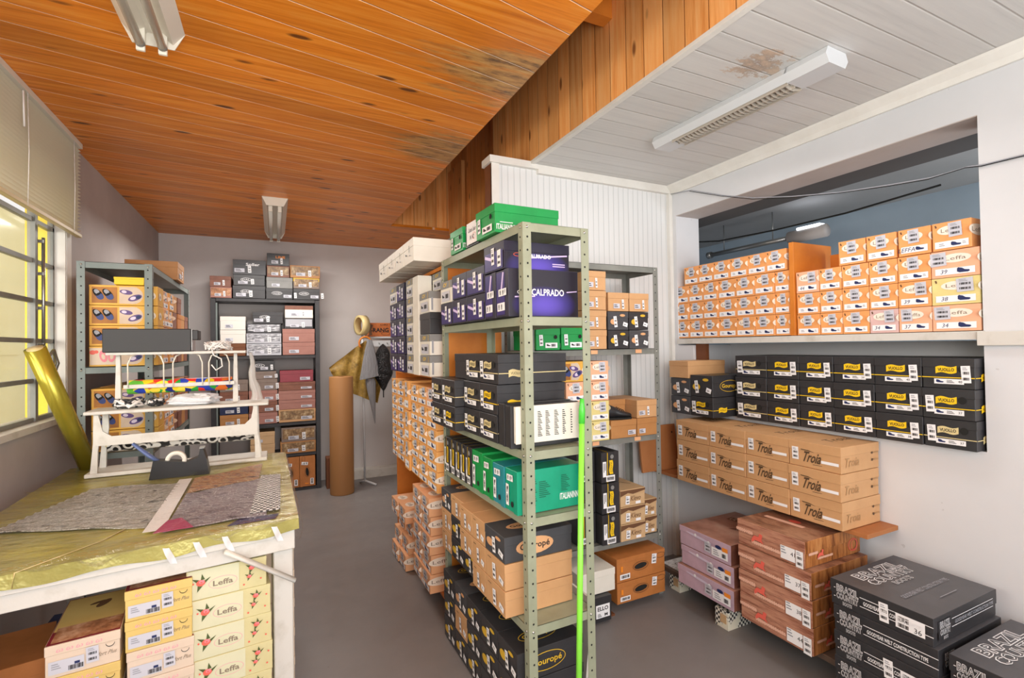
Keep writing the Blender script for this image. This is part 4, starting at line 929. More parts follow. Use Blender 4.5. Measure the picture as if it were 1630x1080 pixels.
for c_, (a, b_, u) in enumerate(((.897, .735, -.075), (.733, .550, -.075), (.548, .362, -.03), (.360, .182, -.03))):
    v2(u, a, b_, 1.233, 1.357, 'black ribbon box on the second tier, middle row, '+colname(c_, 4), c_ != 3)
for c_, (a, b_, u) in enumerate(((.748, .552, .0), (.545, .364, -.02), (.362, .168, -.03))):
    if c_ == 0: M1('blank', u, a, b_, 1.358, 1.480, .30, 'plain black box with two stickers on the second tier, top row, leftmost', G, {'b': 'black_card'})
    else: v2(u, a, b_, 1.358, 1.482, 'black ribbon box on the second tier, top row, '+colname(c_, 3))
M1('blank', -.03, .176, .118, T3, 1.287, .31, 'black box standing on its side left of the printed white carton', G, {'b': 'black_card'}, stand=1)
M1('blank', -.03, .116, .064, T3, 1.285, .31, 'black box standing directly behind the printed white carton', G, {'b': 'black_card'}, stand=1)
n_ = M1('blank', -.02, .062, .0405, T3+.02, 1.283, .30, 'flat white carton with small black print facing the front on the second tier', G, {'b': 'white_card'}, stand=1)
o = link('small_print', decal_mesh('small_print', [('l', -.08, 0, .010, .10, 14, 'ink'), ('l', -.045, 0, .02, .10, 16, 'ink'), ('l', -.01, 0, .02, .10, 16, 'ink'), ('l', .03, 0, .02, .10, 16, 'ink'), ('l', .065, 0, .015, .10, 13, 'ink'), ('l', .10, 0, .008, .10, 10, 'ink')]), n_)
o.matrix_local = face_matrix('topright', .16, .30, .021)
G = 'boxes standing on their sides on the third tier'
ed = [.862, .777, .695, .630, .560, .490]
for i in range(5):
    M1('cat', -.02, ed[i], ed[i+1], T2, 1.048, .31, 'black box with yellow print standing on the third tier, %s of five' % colname(i, 5), G, stand=1)
M1('italian', -.02, .488, .366, T2, 1.047, .30, 'green box standing on the third tier, left one', G, stand=1)
M1('italian', -.02, .364, .264, T2, 1.040, .30, 'green box standing on the third tier, beside the teal box', G, stand=1)
M1('italian', -.02, .262, .150, T2, 1.034, .30, 'teal box standing on the third tier between the green boxes', G, {'c': 't'}, stand=1)
M1('italian', -.018, .148, .042, T2, 1.036, .30, 'emerald green box standing nearest the front posts on the third tier', G, {'c': 'e'}, stand=1)
G = 'tan and dark boxes on the fourth tier'
edges = [.895, .752, .575, .425, .284, .095]
kind = [['t', 't', 'k'], ['d', 'd', 't'], ['d', 't', 't'], ['t', 't', 't'], ['t', 't', 'k']]
for c_ in range(5):
    for r_ in range(3):
        if c_ == 2 and r_ == 0: continue
        k_ = kind[c_][r_]; z0 = T1+r_*.104
        M1('gourope', -.05+(.02 if c_ < 2 else 0), edges[c_], edges[c_+1], z0, z0+.103, .31, '%s box on the fourth tier, %s, %s' % ({'t': 'plain tan', 'd': 'black gold print', 'k': 'dark tan oval'}[k_], rowname(r_, 3), colname(c_, 5)), G, {'t': {'tan': 1}, 'd': {'gold': 1}, 'k': {}}[k_])
M1('gourope', -.03, edges[2], edges[3], T1, T1+.103, .30, 'black gold print box on the fourth tier, bottom row, middle', G, {'gold': 1})
G = 'black boxes on the floor under the middle shelving'
edges = [.878, .714, .556, .394, .213, .042]
for c_ in range(5):
    for r_ in range(3):
        z0 = T0+.005+r_*.1155; k_ = {(1, 1): {'tan': 1}, (1, 2): {}}.get((c_, r_), {'gold': 1})
        nm = {(1, 1): 'tan box', (1, 2): 'charcoal box with tan oval'}.get((c_, r_), 'black box with gold oval')
        M1('gourope', -.03, edges[c_], edges[c_+1], z0, z0+.115, .30, '%s under the middle shelving, %s, %s' % (nm, rowname(r_, 3), colname(c_, 5)), G, k_)

# ---- orange bookcase behind it
BX = .78
G = 'white boxes on top of the bookcase'
for i, (a, b_) in enumerate(((3.69, 3.40), (3.39, 3.16), (3.155, 2.93), (2.925, 2.695))):
    W('white', .70, a, b_, 1.997, 2.130, .33, 'white box on top of the orange bookcase, '+colname(i, 4), G)
G = 'purple boxes in the upper bay of the bookcase'
for r_ in range(5):
    z0 = 1.348+r_*.1205; z1 = z0+.1195
    for c_, (a, b_) in enumerate(((3.70, 3.48), (3.478, 3.26))):
        if r_ == 4 and c_ == 0: W('cv', BX, a, b_, z0, z1, .3, 'white and grey box at the top left of the bookcase purple boxes', 'white boxes with grey lids'); continue
        W('calprado', BX, a, b_, z0, z1, .3, 'purple box in the bookcase, %s, %s column' % (rowname(r_, 5), ('left', 'right')[c_]), G)
    W('cv', BX, 3.20, 3.02, z0, z1, .3, 'white box with grey lid in the bookcase, %s, left of the white panel' % rowname(r_, 5), 'white boxes with grey lids in the bookcase')
    if r_ < 4:
        if r_ == 2: W('blank', BX, 2.875, 2.665, z0, z1, .3, 'black box among the white boxes at the right of the bookcase', 'white boxes with grey lids in the bookcase', {'b': 'black_card'})
        else: W('cv', BX, 2.875, 2.665, z0, z1, .3, 'white box with grey lid in the bookcase, %s, right of the white panel' % rowname(r_, 5), 'white boxes with grey lids in the bookcase')
tag(MB().box(.775, .86, 2.885, 3.01, 1.348, 1.945, 'white_card', .001).build('white_panel'), 'tall narrow white carton panel between two columns of white boxes', 'panel')
W('cv', .86, 2.875, 2.665, 1.843, 1.95, .3, 'grey lidded box at the top right of the bookcase, set back', 'white boxes with grey lids in the bookcase')
G = 'tan slipper boxes in the middle bay of the bookcase'
for r_ in range(5):
    z0 = .697+r_*.1165; z1 = z0+.1155
    for c_, (a, b_) in enumerate(((3.877, 3.70), (3.698, 3.49))):
        W('leffa', .825, a, b_, z0, z1, .3, 'tan slipper box in the bookcase middle bay, %s, %s' % (rowname(r_, 5), ('leftmost', 'second from left')[c_]), G, {'c': 't', 'px': .1})
    for c_, (a, b_) in enumerate(((3.228, 3.052), (3.05, 2.860), (2.858, 2.664))):
        W('leffa', .81, a, b_, z0, z1, .3, '%s slipper box in the bookcase middle bay, %s, %s' % ('pink' if (r_ == 4 and c_ == 2) else 'tan', rowname(r_, 5), ('third from right', 'second from right', 'rightmost')[c_]), G, {'c': 'p' if (r_ == 4 and c_ == 2) else 't', 'px': (-.05, .1, .2)[(r_+c_) % 3]})
for r_ in range(3):
    z0 = .697+r_*.20; W('leffa', .80, 3.37, 3.25, z0, z0+.195, .3, 'narrow tan slipper box standing upright in the middle bay, %s' % ('lowest', 'middle', 'highest')[r_], 'upright slipper boxes in the middle bay', {'c': 't'})
G = 'salmon slipper boxes in the lower near stack'
for r_ in range(5):
    z0 = .102+r_*.109
    for c_, (a, b_) in enumerate(((3.135, 2.955), (2.953, 2.765))):
        W('leffa', .79+(.008 if r_ % 2 else 0), a, b_, z0, z0+.108, .3, 'salmon slipper box in the near low stack, %s, %s' % (rowname(r_, 5), ('left', 'right')[c_]), G, {'c': 's', 'topo': 1, 'px': .0, 'k': r_ == 4})
G = 'salmon slipper boxes in the low far stack'
for r_ in range(4):
    z0 = .004+r_*.105
    for c_, (a, b_) in enumerate(((3.70, 3.515), (3.513, 3.33))):
        W('leffa', .775+(.0, .02, .05, .0)[r_]+(.01 if c_ else 0), a, b_, z0, z0+.104, .3, 'salmon slipper box in the far low stack, %s, %s' % (rowname(r_, 4), ('left', 'right')[c_]), G, {'c': 's', 'topo': 1})

# ---- grey rack at the beadboard wall
Y2 = 2.315; B2, B3, B4 = 1.4875, .9675, .3755
G = 'tan boxes on the upper tier of the grey shelving'
for r_ in range(4):
    z0 = B2+r_*.112; S('troia' if 0 else 'mixed', Y2, 1.585, 1.722, z0, z0+.111, .30, 'plain tan box on the upper tier of the grey shelving, left column, %s' % rowname(r_, 4), G, {'b': 'kraft', 'sx': -.3})
for i, (a, b_) in enumerate(((1.733, 1.885), (1.887, 2.035))):
    S('mixed', Y2, a, b_, 1.706, 1.816, .30, 'plain tan box lying on the black boxes of the grey shelving, '+('left', 'right')[i], G, {'b': 'kraft', 'sx': -.1})
for r_ in range(2):
    for i, (a, b_) in enumerate(((1.730, 1.880), (1.882, 2.030))):
        z0 = B2+r_*.109; S('gourope', Y2, a, b_, z0, z0+.108, .30, 'black box with oval on the grey shelving, %s row, %s' % (('lower', 'upper')[r_], ('left', 'right')[i]), 'black oval boxes on the grey shelving', {'gold': 1, 'sx': -.15} if (i+r_) % 2 == 0 else {'sx': -.15})
S('italian', Y2, 1.258, 1.41, B2, 1.606, .28, 'green box on the grey shelving seen through the middle rack, left', 'green boxes on the grey shelving')
S('italian', Y2, 1.415, 1.568, B2, 1.610, .28, 'green box on the grey shelving seen through the middle rack, right', 'green boxes on the grey shelving', stand=0)
G = 'pale slipper boxes on the middle tier of the grey shelving'
for r_ in range(4):
    z0 = B3+r_*.1135; S('leffa', Y2, 1.60, 1.728, z0, z0+.1125, .30, '%s slipper box on the middle tier of the grey shelving, %s' % (('pale yellow', 'cream yellow', 'pale pink', 'pink')[r_], rowname(r_, 4)), G, {'c': ('y', 'y', 'p', 'p')[r_], 'px': .15})
S('leffa', Y2, 1.44, 1.575, B3, B3+.113, .3, 'tan slipper box on the grey shelving behind the middle rack, lowest', G, {'c': 't'})
S('leffa', Y2, 1.44, 1.575, B3+.114, B3+.227, .3, 'tan slipper box on the grey shelving behind the middle rack, second up', G, {'c': 't'})
S('leffa', Y2, 1.44, 1.575, B3+.228, B3+.341, .3, 'pink slipper box on the grey shelving behind the middle rack', G, {'c': 'p'})
S('slip', Y2, 1.40, 1.575, B3+.342, B3+.455, .3, 'slipper box with pictures behind the middle rack on the grey shelving', G)
G = 'brown boxes beside the black shoes'
S('mixed', Y2, 1.738, 1.925, B3, 1.073, .30, 'brown box under the black shoes on the grey shelving, lower left', G, {'b': 'kraft_dark', 'sx': .3, 'one': 1})
S('mixed', Y2, 1.928, 2.080, B3, 1.073, .30, 'brown box on the grey shelving, lower right by the post', G, {'b': 'kraft_dark', 'sx': -.25, 'one': 1})
S('mixed', Y2, 1.928, 2.082, 1.074, 1.180, .30, 'brown lidded box on the grey shelving, upper right by the post', G, {'b': 'kraft', 'sx': -.25})
S('mixed', Y2+.10, 1.738, 1.925, 1.074, 1.182, .20, 'brown box set back behind the black shoes', G, {'b': 'kraft_dark', 'sx': .8, 'one': 1})
def shoe(loc, rz, label, mat='black_plastic'):
    r = empty('shoe', loc, label, 'shoe', rz, 'pair of black shoes')
    secs = [(-.5, .075, .03, .0, .8), (-.42, .12, .036, .0, .95), (-.25, .13, .04, .0, 1), (-.05, .105, .038, .0, 1), (.1, .075, .046, .0, 1), (.3, .052, .05, 0, 1), (.45, .04, .036, 0, 1), (.5, .02, .015, 0, 1)]
    L = .20
    def fn(u, v):
        k = v*(len(secs)-1); i = min(int(k), len(secs)-2); f = k-i; a_, b2 = secs[i], secs[i+1]
        x = (a_[0]*(1-f)+b2[0]*f)*L; h_ = (a_[1]*(1-f)+b2[1]*f)*.62; hw = (a_[2]*(1-f)+b2[2]*f)*.85; ang = u*2*PI
        return (x, hw*math.cos(ang)*.9, .008+h_/2+h_/2*math.sin(ang))
    MB().grid(fn, 24, 28, mat).build('upper', r)
    so = MB().prism([(-.1, -.028), (-.04, -.03), (.03, -.04), (.085, -.036), (.102, -.012), (.102, .012), (.085, .036), (.03, .04), (-.04, .03), (-.1, .028)], 'Z', 0, .009, 'hole'); so.build('sole', r)
    lc = MB()
    for i in range(4): lc.tube([(.005+i*.014, -.02, .062-i*.006), (.008+i*.014, 0, .070-i*.006), (.005+i*.014, .02, .062-i*.006)], .0022, 'ink', 5)
    lc.build('laces', r)
shoe((1.81, 2.365, 1.0738), -.15, 'black lace-up shoe on the brown box of the grey shelving, front one')
shoe((1.835, 2.295+.16 if 0 else 2.365, 1.142), -.4, 'black lace-up shoe on the brown box of the grey shelving, upper one') if 0 else None
G = 'black boxes with yellow print standing on the lower tier'
for r_ in range(3):
    z0 = B4-.01+r_*.0 if 0 else (.376, .552, .728)[r_]
    S('cat', 2.30, 1.655, 1.778, z0, z0+.175, .32, 'black yellow print box on edge, right column, %s' % rowname(r_, 3), G, stand=1)
    S('cat', 2.36, 1.53, 1.652, z0, z0+.175, .32, 'black yellow print box on edge, left column, %s' % rowname(r_, 3), G, stand=1)
G = 'tan boxes with brown swirl on the lower tier'
for r_ in range(3): S('klevo', 2.30, 1.783, 1.965, B4+r_*.099, B4+r_*.099+.098, .31, 'tan box with brown swirl on the grey shelving, left column, %s' % rowname(r_, 3), G)
for r_ in range(2): S('klevo', 2.335, 1.968, 2.083, B4+r_*.104, B4+r_*.104+.103, .31, 'tan box with brown swirl on the grey shelving, right column, %s' % ('lower', 'upper')[r_], G)
S('crate', 2.27, 1.725, 2.080, .165, .300, .33, 'brown carton with hand hole under the grey shelving, upper', 'brown cartons under the grey shelving')
S('crate', 2.27, 1.725, 2.080, .045, .164, .33, 'brown carton with tape under the grey shelving, lower', 'brown cartons under the grey shelving')
S('blank', 2.25, 1.46, 1.700, .150, .275, .30, 'off-white lidded box on the floor beside the brown cartons', None, {'b': 'white_card'}, name='lidded_box')
o = S('blank', 2.22, 1.47, 1.650, .012, .149, .30, 'black box with white size label on the floor under the off-white box', None, {'b': 'black_card'}, name='lidded_box')
link('size_label', decal_mesh('size_label', [('r', 0, 0, .09, .07, 'paper'), ('t', 'ELLO', 0, .014, .07, .022, 'ink', 0, .03), ('t', 'M', .02, -.02, .02, .016, 'ink', 0, .02), ('l', -.02, -.02, .03, .02, 3, 'ink')]), o, (.03, -.001, .06))
S('blank', 2.02, 1.22, 1.44, .16, .29, .16, 'white box behind the middle shelving post', None, {'b': 'white_card'}, name='lidded_box') if 0 else None
tag(MB().box(1.46, 1.70, 2.26, 2.5, 0, .011, 'wood_brown').build('wooden_board'), 'thin brown board under the black box on the floor', 'board')

# ---- black shelving at the back wall
YB0 = 5.775
def bk(xl, xr, z0, z1, lb, v, sty='mixed', g='boxes on the black shelving', y=YB0, d=.30): S(sty, y, xl, xr, z0, z1, d, lb, g, v)
G = 'boxes piled on top of the black shelving'
for a in [(-.575, -.385, 2.050, 2.160, 'brown photo print box on the black shelving top, left end, lower', {'b': 'pinkbrown_card', 'photo': 'photo_brown'}), (-.58, -.39, 2.161, 2.272, 'pink brown box on the black shelving top, left end, upper', {'b': 'brown_photo'}),
          (-.378, -.078, 2.050, 2.182, 'black box with ring logo, bottom of the second pile', {'b': 'black_card', 'ring': 'DAL', 'sx': -.25}), (-.372, -.08, 2.183, 2.295, 'black box with ring logo, middle of the second pile', {'b': 'black_card', 'ring': 'DAL', 'sx': -.2}),
          (-.376, -.07, 2.296, 2.450, 'tall charcoal box with small white word near the ceiling', {'b': 'charcoal_card', 'word': 'Soller', 'sx': -.3}), (-.072, .185, 2.050, 2.165, 'black box with oval lettering, bottom of the third pile', {'b': 'black_card', 'ring': 'CALFEED', 'sx': .3}),
          (-.068, .185, 2.166, 2.282, 'grey box in the third pile of the black shelving top', {'b': 'grey_card', 'one': 1}), (-.064, .155, 2.283, 2.405, 'brown photo box with strap print in the third pile', {'b': 'brown_photo', 'photo': 'photo_mix'}),
          (-.062, .155, 2.406, 2.535, 'black box with orange mark, highest of all by the lamp', {'b': 'black_card', 'word': 'LINE', 'wc': 'orange_ink'}), (.190, .455, 2.050, 2.170, 'black box with oval lettering, bottom right of the top pile', {'b': 'black_card', 'ring': 'CALFEED', 'sx': .3}),
          (.190, .452, 2.171, 2.285, 'gold and black box, right end of the top pile', {'b': 'greybrown_card', 'lid': 'gold_ink', 'photo': 'photo_mix'}), (.160, .46, 2.286, 2.420, 'brown photo box, topmost at the right end', {'b': 'kraft_dark', 'photo': 'photo_mix'})]:
    bk(a[0], a[1], a[2], a[3], a[4], a[5], g=G)
G = 'boxes on the upper board of the black shelving'
for a in [(-.492, -.262, 1.585, 1.722, 'pale grey lidded box, lower of two at the left of the black shelving', {'b': 'oval_grey', 'one': 1}), (-.492, -.262, 1.723, 1.862, 'pale grey lidded box, upper of two at the left of the black shelving', {'b': 'oval_grey', 'one': 1}),
          (-.258, .070, 1.456, 1.580, 'silver wrapped box, lowest in the middle column', {'b': 'silver_film', 'photo': 'silver_wrap'}), (-.258, .070, 1.582, 1.688, 'silver wrapped box, second in the middle column', {'b': 'silver_film', 'photo': 'silver_wrap'}),
          (-.256, .068, 1.689, 1.790, 'silver and black box, third in the middle column', {'b': 'black_card', 'photo': 'silver_wrap'}), (-.200, .088, 1.791, 1.912, 'black ring logo box, topmost in the middle column', {'b': 'black_card', 'ring': 'DAL', 'sx': -.3}),
          (.080, .400, 1.456, 1.590, 'dusty pink long box, lowest in the right column', {'b': 'pinkbrown_card', 'one': 1}), (.080, .400, 1.591, 1.735, 'dusty pink long box, second in the right column', {'b': 'pinkbrown_card', 'one': 1}),
          (.100, .385, 1.736, 1.850, 'white and black box in the right column', {'b': 'black_card', 'photo': 'silver_film'}), (.105, .385, 1.851, 1.985, 'beige and brown box, topmost in the right column', {'b': 'oval_cream', 'lid': 'brown_photo'})]:
    bk(a[0], a[1], a[2], a[3], a[4], a[5], g=G)
bk(-.50, -.262, 1.456, 1.584, 'orange red box under the two pale grey boxes', {'b': 'wood_brown'}, 'blank', G)
G = 'boxes on the middle board of the black shelving'
zz = [.741, .858, .975, 1.092]
for i, z in enumerate(zz): bk(-.24, .028, z, z+.116, '%s box in the left column of the middle board, %s' % (('pinkish brown', 'dusty rose', 'pinkish brown', 'pale brown')[i], rowname(i, 6)), {'b': ('pinkbrown_card', 'brown_photo', 'pinkbrown_card', 'greybrown_card')[i], 'sx': .2}, g=G)
bk(-.24, .018, 1.209, 1.290, 'dark brown flat box in the left column of the middle board', {'b': 'greybrown_card', 'sx': .2}, g=G); bk(-.235, .0, 1.291, 1.400, 'black box with ring print, top of the middle board left column', {'b': 'black_card', 'ring': 'DAL', 'sx': .1}, g=G)
for i, (z0, z1, c, ph) in enumerate(((.741, .875, 'kraft', 'photo_mix'), (.876, .975, 'pinkbrown_card', None), (.976, 1.075, 'pinkbrown_card', None), (1.076, 1.165, 'brown_photo', None), (1.166, 1.290, 'maroon_card', None))):
    bk(.036+(.015 if i == 4 else 0), .401-(.02 if i == 4 else 0), z0, z1, '%s box, %s in the right column of the middle board' % (('tan photo', 'dusty pink', 'dusty pink', 'reddish brown', 'maroon glossy')[i], ('lowest', 'second', 'third', 'fourth', 'topmost')[i]), {'b': c, 'sx': .25, 'one': 1, **({'photo': ph} if ph else {})}, g=G)
for i, z in enumerate(zz[:4]): bk(-.50, -.245, z, z+.116, '%s box at the far left of the middle board, %s' % (('brown', 'navy blue', 'brown', 'grey brown')[i], rowname(i, 4)), {'b': ('kraft_dark', 'navy_card', 'brown_photo', 'greybrown_card')[i]}, g=G)
G = 'boxes on the lower board of the black shelving'
for a in [(.05, .40, .406, .530, 'photo print box, lower right on the low board', {'b': 'kraft_dark', 'photo': 'photo_mix'}), (.06, .40, .531, .680, 'grey photo print box, upper right on the low board', {'b': 'greybrown_card', 'photo': 'photo_mix'}), (-.23, .0, .406, .530, 'beige box, lower left on the low board', {'b': 'klevo_tan', 'one': 1}), (-.23, .0, .531, .655, 'beige box, upper left on the low board', {'b': 'klevo_tan', 'one': 1})]:
    bk(a[0], a[1], a[2], a[3], a[4], a[5], g=G)
for i, x in enumerate((-.08, .078, .236)): S('crate', 5.775, x, x+.156, .036, .365, .30, 'brown upright carton at the foot of the black shelving, %s' % ('left', 'middle', 'right')[i], 'brown upright cartons', stand=-1)

# ---- slipper boxes on the window side rack
G = 'slipper boxes with pictures on the window side shelving'
for r_ in range(4):
    z0 = 1.436+r_*.1135; S('slip', 3.438, -.913, -.60, z0, z0+.1125, .155, 'yellow slipper box with %s slippers picture, %s on the upper tier' % ('pink' if r_ == 0 else 'blue', rowname(r_, 4)), G, {'pink': 1} if r_ == 0 else {})
for r_ in range(3):
    z0 = .966+r_*.1165; S('slip', 3.438, -.905, -.60, z0, z0+.115, .155, 'yellow slipper box with blue slippers picture, %s on the lower tier' % rowname(r_, 3), G)
S('blank', 3.42, -.80, -.66, 1.891, 1.935, .15, 'flat yellow box end under the top of the window side shelving', None, {'b': 'yellow_ink'}, name='slipper_box')
XE = -.612
cl = [('slip_yellow', 'yellow'), ('leffa_salmon', 'salmon'), ('leffa_tan', 'tan'), ('kraft_dark', 'brown'), ('crate_orange', 'rust'), ('brown_photo', 'umber')]
ye = [3.605, 3.76, 3.92, 4.08, 4.24, 4.40, 4.56, 4.72]
for c_ in range(7):
    for r_ in range(4):
        ci = {0: (2, 1, 1, 0), 1: (2, 1, 2, 1), 2: (3, 4, 3, 4), 3: (5, 3, 5, 3), 4: (5, 5, 4, 5), 5: (3, 5, 3, 3), 6: (5, 3, 5, 5)}[c_][r_]
        for tier, zb in (('upper', 1.436), ('lower', .966)):
            if tier == 'lower' and r_ > 2: continue
            if tier == 'upper' and r_ == 3 and c_ > 4: continue
            z0 = zb+r_*.1165
            E_('blank' if c_ > 2 else 'leffa', XE-.01-abs(jr(.01)), ye[c_]+.003, ye[c_+1]-.003, z0, z0+.1155, .28, '%s box end on window side rack, %s tier, %s, %s from front' % (cl[ci][1], tier, rowname(r_, 4 if tier == 'upper' else 3), ORD[c_]),
               'box ends on the window side shelving', {'b': cl[ci][0]} if c_ > 2 else {'c': ('t', 's', 't')[c_]})
E_('mixed', -.60, 4.1, 4.36, 2.012, 2.14, .30, 'brown box on top of the window side shelving', None, {'b': 'kraft_dark'}); 

# ---- boxes under the packing table
def T_(sty, x, y, rz, w_, h, z, d, lb, g, v=None): carton(sty, Vector((x, y, z)), rz, w_, d, h, lb, g, v)
G = 'flowered slipper boxes under the packing table'
for i in range(8):
    z = .004+i*.0985
    T_('floral', -.133+(.0, .0, .003, .0, .003, .0, -.002, -.014)[i], 1.935, .10, .235, .0975, z, .31, 'cream flowered slipper box under the table, '+('lowest', 'second up', 'third up', 'fourth up', 'fourth from top', 'third from top', 'second from top', 'topmost')[i], G)
G = 'yellow and blush shoe boxes, right pile'
for i in range(7):
    z = .12+i*.094; pale = i < 5
    T_('comfort', -.332+(.004 if pale else 0), 1.90, .11, .175, .093, z, .32, '%s shoe box under the table, right pile, %s' % ('blush' if pale else 'yellow', ('lowest', 'second up', 'third up', 'middle', 'third from top', 'second from top', 'topmost')[i]), G, {'pale': 1} if pale else {})
T_('blank', -.332, 1.90, .11, .17, .112, .004, .3, 'plain tan box at the floor under the blush and yellow pile', None, {'b': 'kraft'})
G = 'blush shoe boxes, left pile'
for i in range(6):
    z = .108+i*.094
    T_('comfort', -.513, 1.875, .11, .172, .093, z, .32, 'blush shoe box under the table, left pile, %s' % ('lowest', 'second up', 'third up', 'fourth up', 'second from top', 'topmost')[i], G, {'pale': 1} if i != 4 else {})
T_('blank', -.513, 1.875, .11, .17, .10, .004, .3, 'plain brown box at the floor under the left blush pile', None, {'b': 'kraft_dark'})
T_('blank', -.79, 2.15, .2, .20, .5, .004, .28, 'orange brown carton deep under the table beside the blush pile', None, {'b': 'crate_orange', 'lh': .1})
T_('blank', -.68, 2.55, .0, .40, .36, .004, .3, 'dark blue carton at the back under the table', None, {'b': 'navy_card', 'lh': .1})
G = 'blush boxes sticking out beside the right table leg'
for i in range(6): T_('blank', .068, 2.36, PI/2, .20, .118, .004+i*.119, .14, 'blush box beside the right side of the table, %s' % ('lowest', 'second up', 'third up', 'fourth up', 'second from top', 'topmost')[i], G, {'b': 'blush_card'})

# ================================================================ packing table
def table():
    r = empty('work_table', (0, 0, 0), 'white wooden packing table with a gold foil covered top', 'table')
    zt = .905; FRc, BRc, BLc, FLc = (.062, 1.945), (.042, 3.20), (-.95, 3.32), (-.92, 1.80)
    mb = MB().prism([FLc, FRc, BRc, BLc], 'Z', .875, zt, 'white_paint'); mb.build('table_top', r)
    # foil wrap with soft wrinkles
    n = NT('table_foil', .22, .25); v = n.obj(); f = n.noise(v, 2.6, 5, .6); n.col(n.ramp(f, [(.3, '9c9450'), (.5, 'b8b068'), (.68, 'd0c456')]))
    w1 = n.noise(n.mapping(v, (1, 2.2, 1), rot=(0, 0, .5)), 5, 5, .65); n.bump(w1, .6, .02)
    fo = MB(); e = .012
    out = [(FLc[0]-e, FLc[1]-e), (FRc[0]+e, FRc[1]-e), (BRc[0]+e, BRc[1]+e), (BLc[0]-e, BLc[1]+e)]
    fo.prism(out, 'Z', .906, .910, 'table_foil')
    def skirt(a, b, dz):
        def fn(u, v): return (a[0]+(b[0]-a[0])*u+.002*math.sin(u*40)*v, a[1]+(b[1]-a[1])*u-.003*math.sin(u*31)*v, .908-v*(dz+.006*math.sin(u*23)))
        fo.grid(fn, 60, 3, 'table_foil')
    skirt(out[0], out[1], .04); skirt(out[1], out[2], .03)
    fo.build('foil_cover', r)
    # clear film on top
    n = NT('clear_film', .06); v = n.obj()
    g_ = n.new('ShaderNodeBsdfGlossy'); g_.inputs['Roughness'].default_value = .05; g_.inputs['Color'].default_value = (.95, .95, .93, 1)
    tr = n.new('ShaderNodeBsdfTransparent'); ly = n.new('ShaderNodeFresnel'); ly.inputs['IOR'].default_value = 1.55; mx = n.new('ShaderNodeMixShader')
    bp = n.new('ShaderNodeBump'); bp.inputs['Strength'].default_value = 1; bp.inputs['Distance'].default_value = .02
    n.l(n.noise(n.mapping(v, (1.2, 4.5, 1), rot=(0, 0, .55)), 7, 5, .6), bp.inputs['Height']); n.l(bp.outputs[0], g_.inputs['Normal']); n.l(bp.outputs[0], ly.inputs['Normal'])
    n.l(n.math('MULTIPLY_ADD', ly.outputs[0], .35, .01), mx.inputs[0]); n.l(tr.outputs[0], mx.inputs[1]); n.l(g_.outputs[0], mx.inputs[2])
    n.l(mx.outputs[0], n.n['Material Output'].inputs['Surface'])
    def top(u, v):
        x = out[0][0]*(1-u)*(1-v)+out[1][0]*u*(1-v)+out[2][0]*u*v+out[3][0]*(1-u)*v; y = out[0][1]*(1-u)*(1-v)+out[1][1]*u*(1-v)+out[2][1]*u*v+out[3][1]*(1-u)*v
        k = min(1, max(0, ((2.98 if x > -.345 else 2.80)-y)/.04)); k = k*k*(3-2*k)
        return (x, y, .9114+k*.020+(k+.02)*(.0022*math.sin(x*37+y*9)+.0018*math.sin(y*53-x*21)))
    fl = MB().grid(top, 40, 40, 'clear_film')
    def hang(a, b, dz, nx, ny):
        def fn(u, v):
            bul = .012*math.sin(v*PI)+.008*math.sin(u*60)*v; return (a[0]+(b[0]-a[0])*u+nx*bul, a[1]+(b[1]-a[1])*u+ny*bul, (top(1 if nx else u, u if nx else 0)[2])-v*(dz+.012*math.sin(u*17)+.008*math.sin(u*43)))
        fl.grid(fn, 60, 5, 'clear_film')
    hang(out[1], out[2], .10, 1, 0); hang(out[0], out[1], .03, 0, -1)
    tag(fl.build('plastic_sheet'), 'clear wrinkled plastic sheet spread over the gold covered table and fabrics', 'plastic sheet')
    # rails and legs, the front frame follows the slanted front edge
    d = Vector((FRc[0]-FLc[0], FRc[1]-FLc[1], 0)).normalized(); nrm = Vector((d.y, -d.x, 0))
    ang = math.atan2(d.y, d.x); L = (Vector(FRc)-Vector(FLc)).length
    Mf = Matrix.Translation((FLc[0], FLc[1], 0)) @ Matrix.Rotation(ang, 4, 'Z')
    MB().box(0, L, .004, .03, .80, .873, 'white_paint', .002, Mf).build('front_rail', r)
    MB().box(L*.2, L*.93, -.006, .003, .852, .88, 'white_paint', .001, Mf).build('front_batten', r)
    MB().box(.02, .045, 2.0, 3.15, .80, .873, 'white_paint', .002).build('side_rail', r)
    MB().box(-.9, .03, 3.12, 3.145, .80, .873, 'white_paint', .002).build('back_rail', r)
    MB().box(L-.066, L-.002, .032, .085, 0, .80, 'white_paint', .003, Mf).build('leg', r)
    MB().box(.135, .195, .032, .085, 0, .80, 'white_paint', .003, Mf).build('leg', r)
    MB().box(-.02, .035, 3.06, 3.118, 0, .80, 'white_paint', .003).build('leg', r)
    MB().box(-.90, -.85, 3.06, 3.118, 0, .80, 'white_paint', .003).build('leg', r)
    # tape curls along the front edge
    for u in (.17, .62, .70, .78, .93):
        a = Mf @ Vector((L*u, -.012, .90)); tp = MB()
        tp.grid(lambda p, q: (a[0]+.018*(p-.5)+.02*q, a[1]-.008-.006*math.sin(q*4+p*2), a[2]-.055*q), 3, 6, 'clear_tape'); tp.build('tape_strip', r)
    MB().tube([Mf @ Vector((L*.27, -.013, .87)), Mf @ Vector((L*.275, -.013, .911)), Vector((-.50, 2.0, .912)), Vector((-.40, 2.25, .912))], .004, 'tape_tan', 5, squash=.3).build('seam_strip', r)
    return r
plain('clear_tape', 'f4f6fa', .12, 0, .8, .75)
table()
d = Vector((.209, .0, -.15)).normalized()
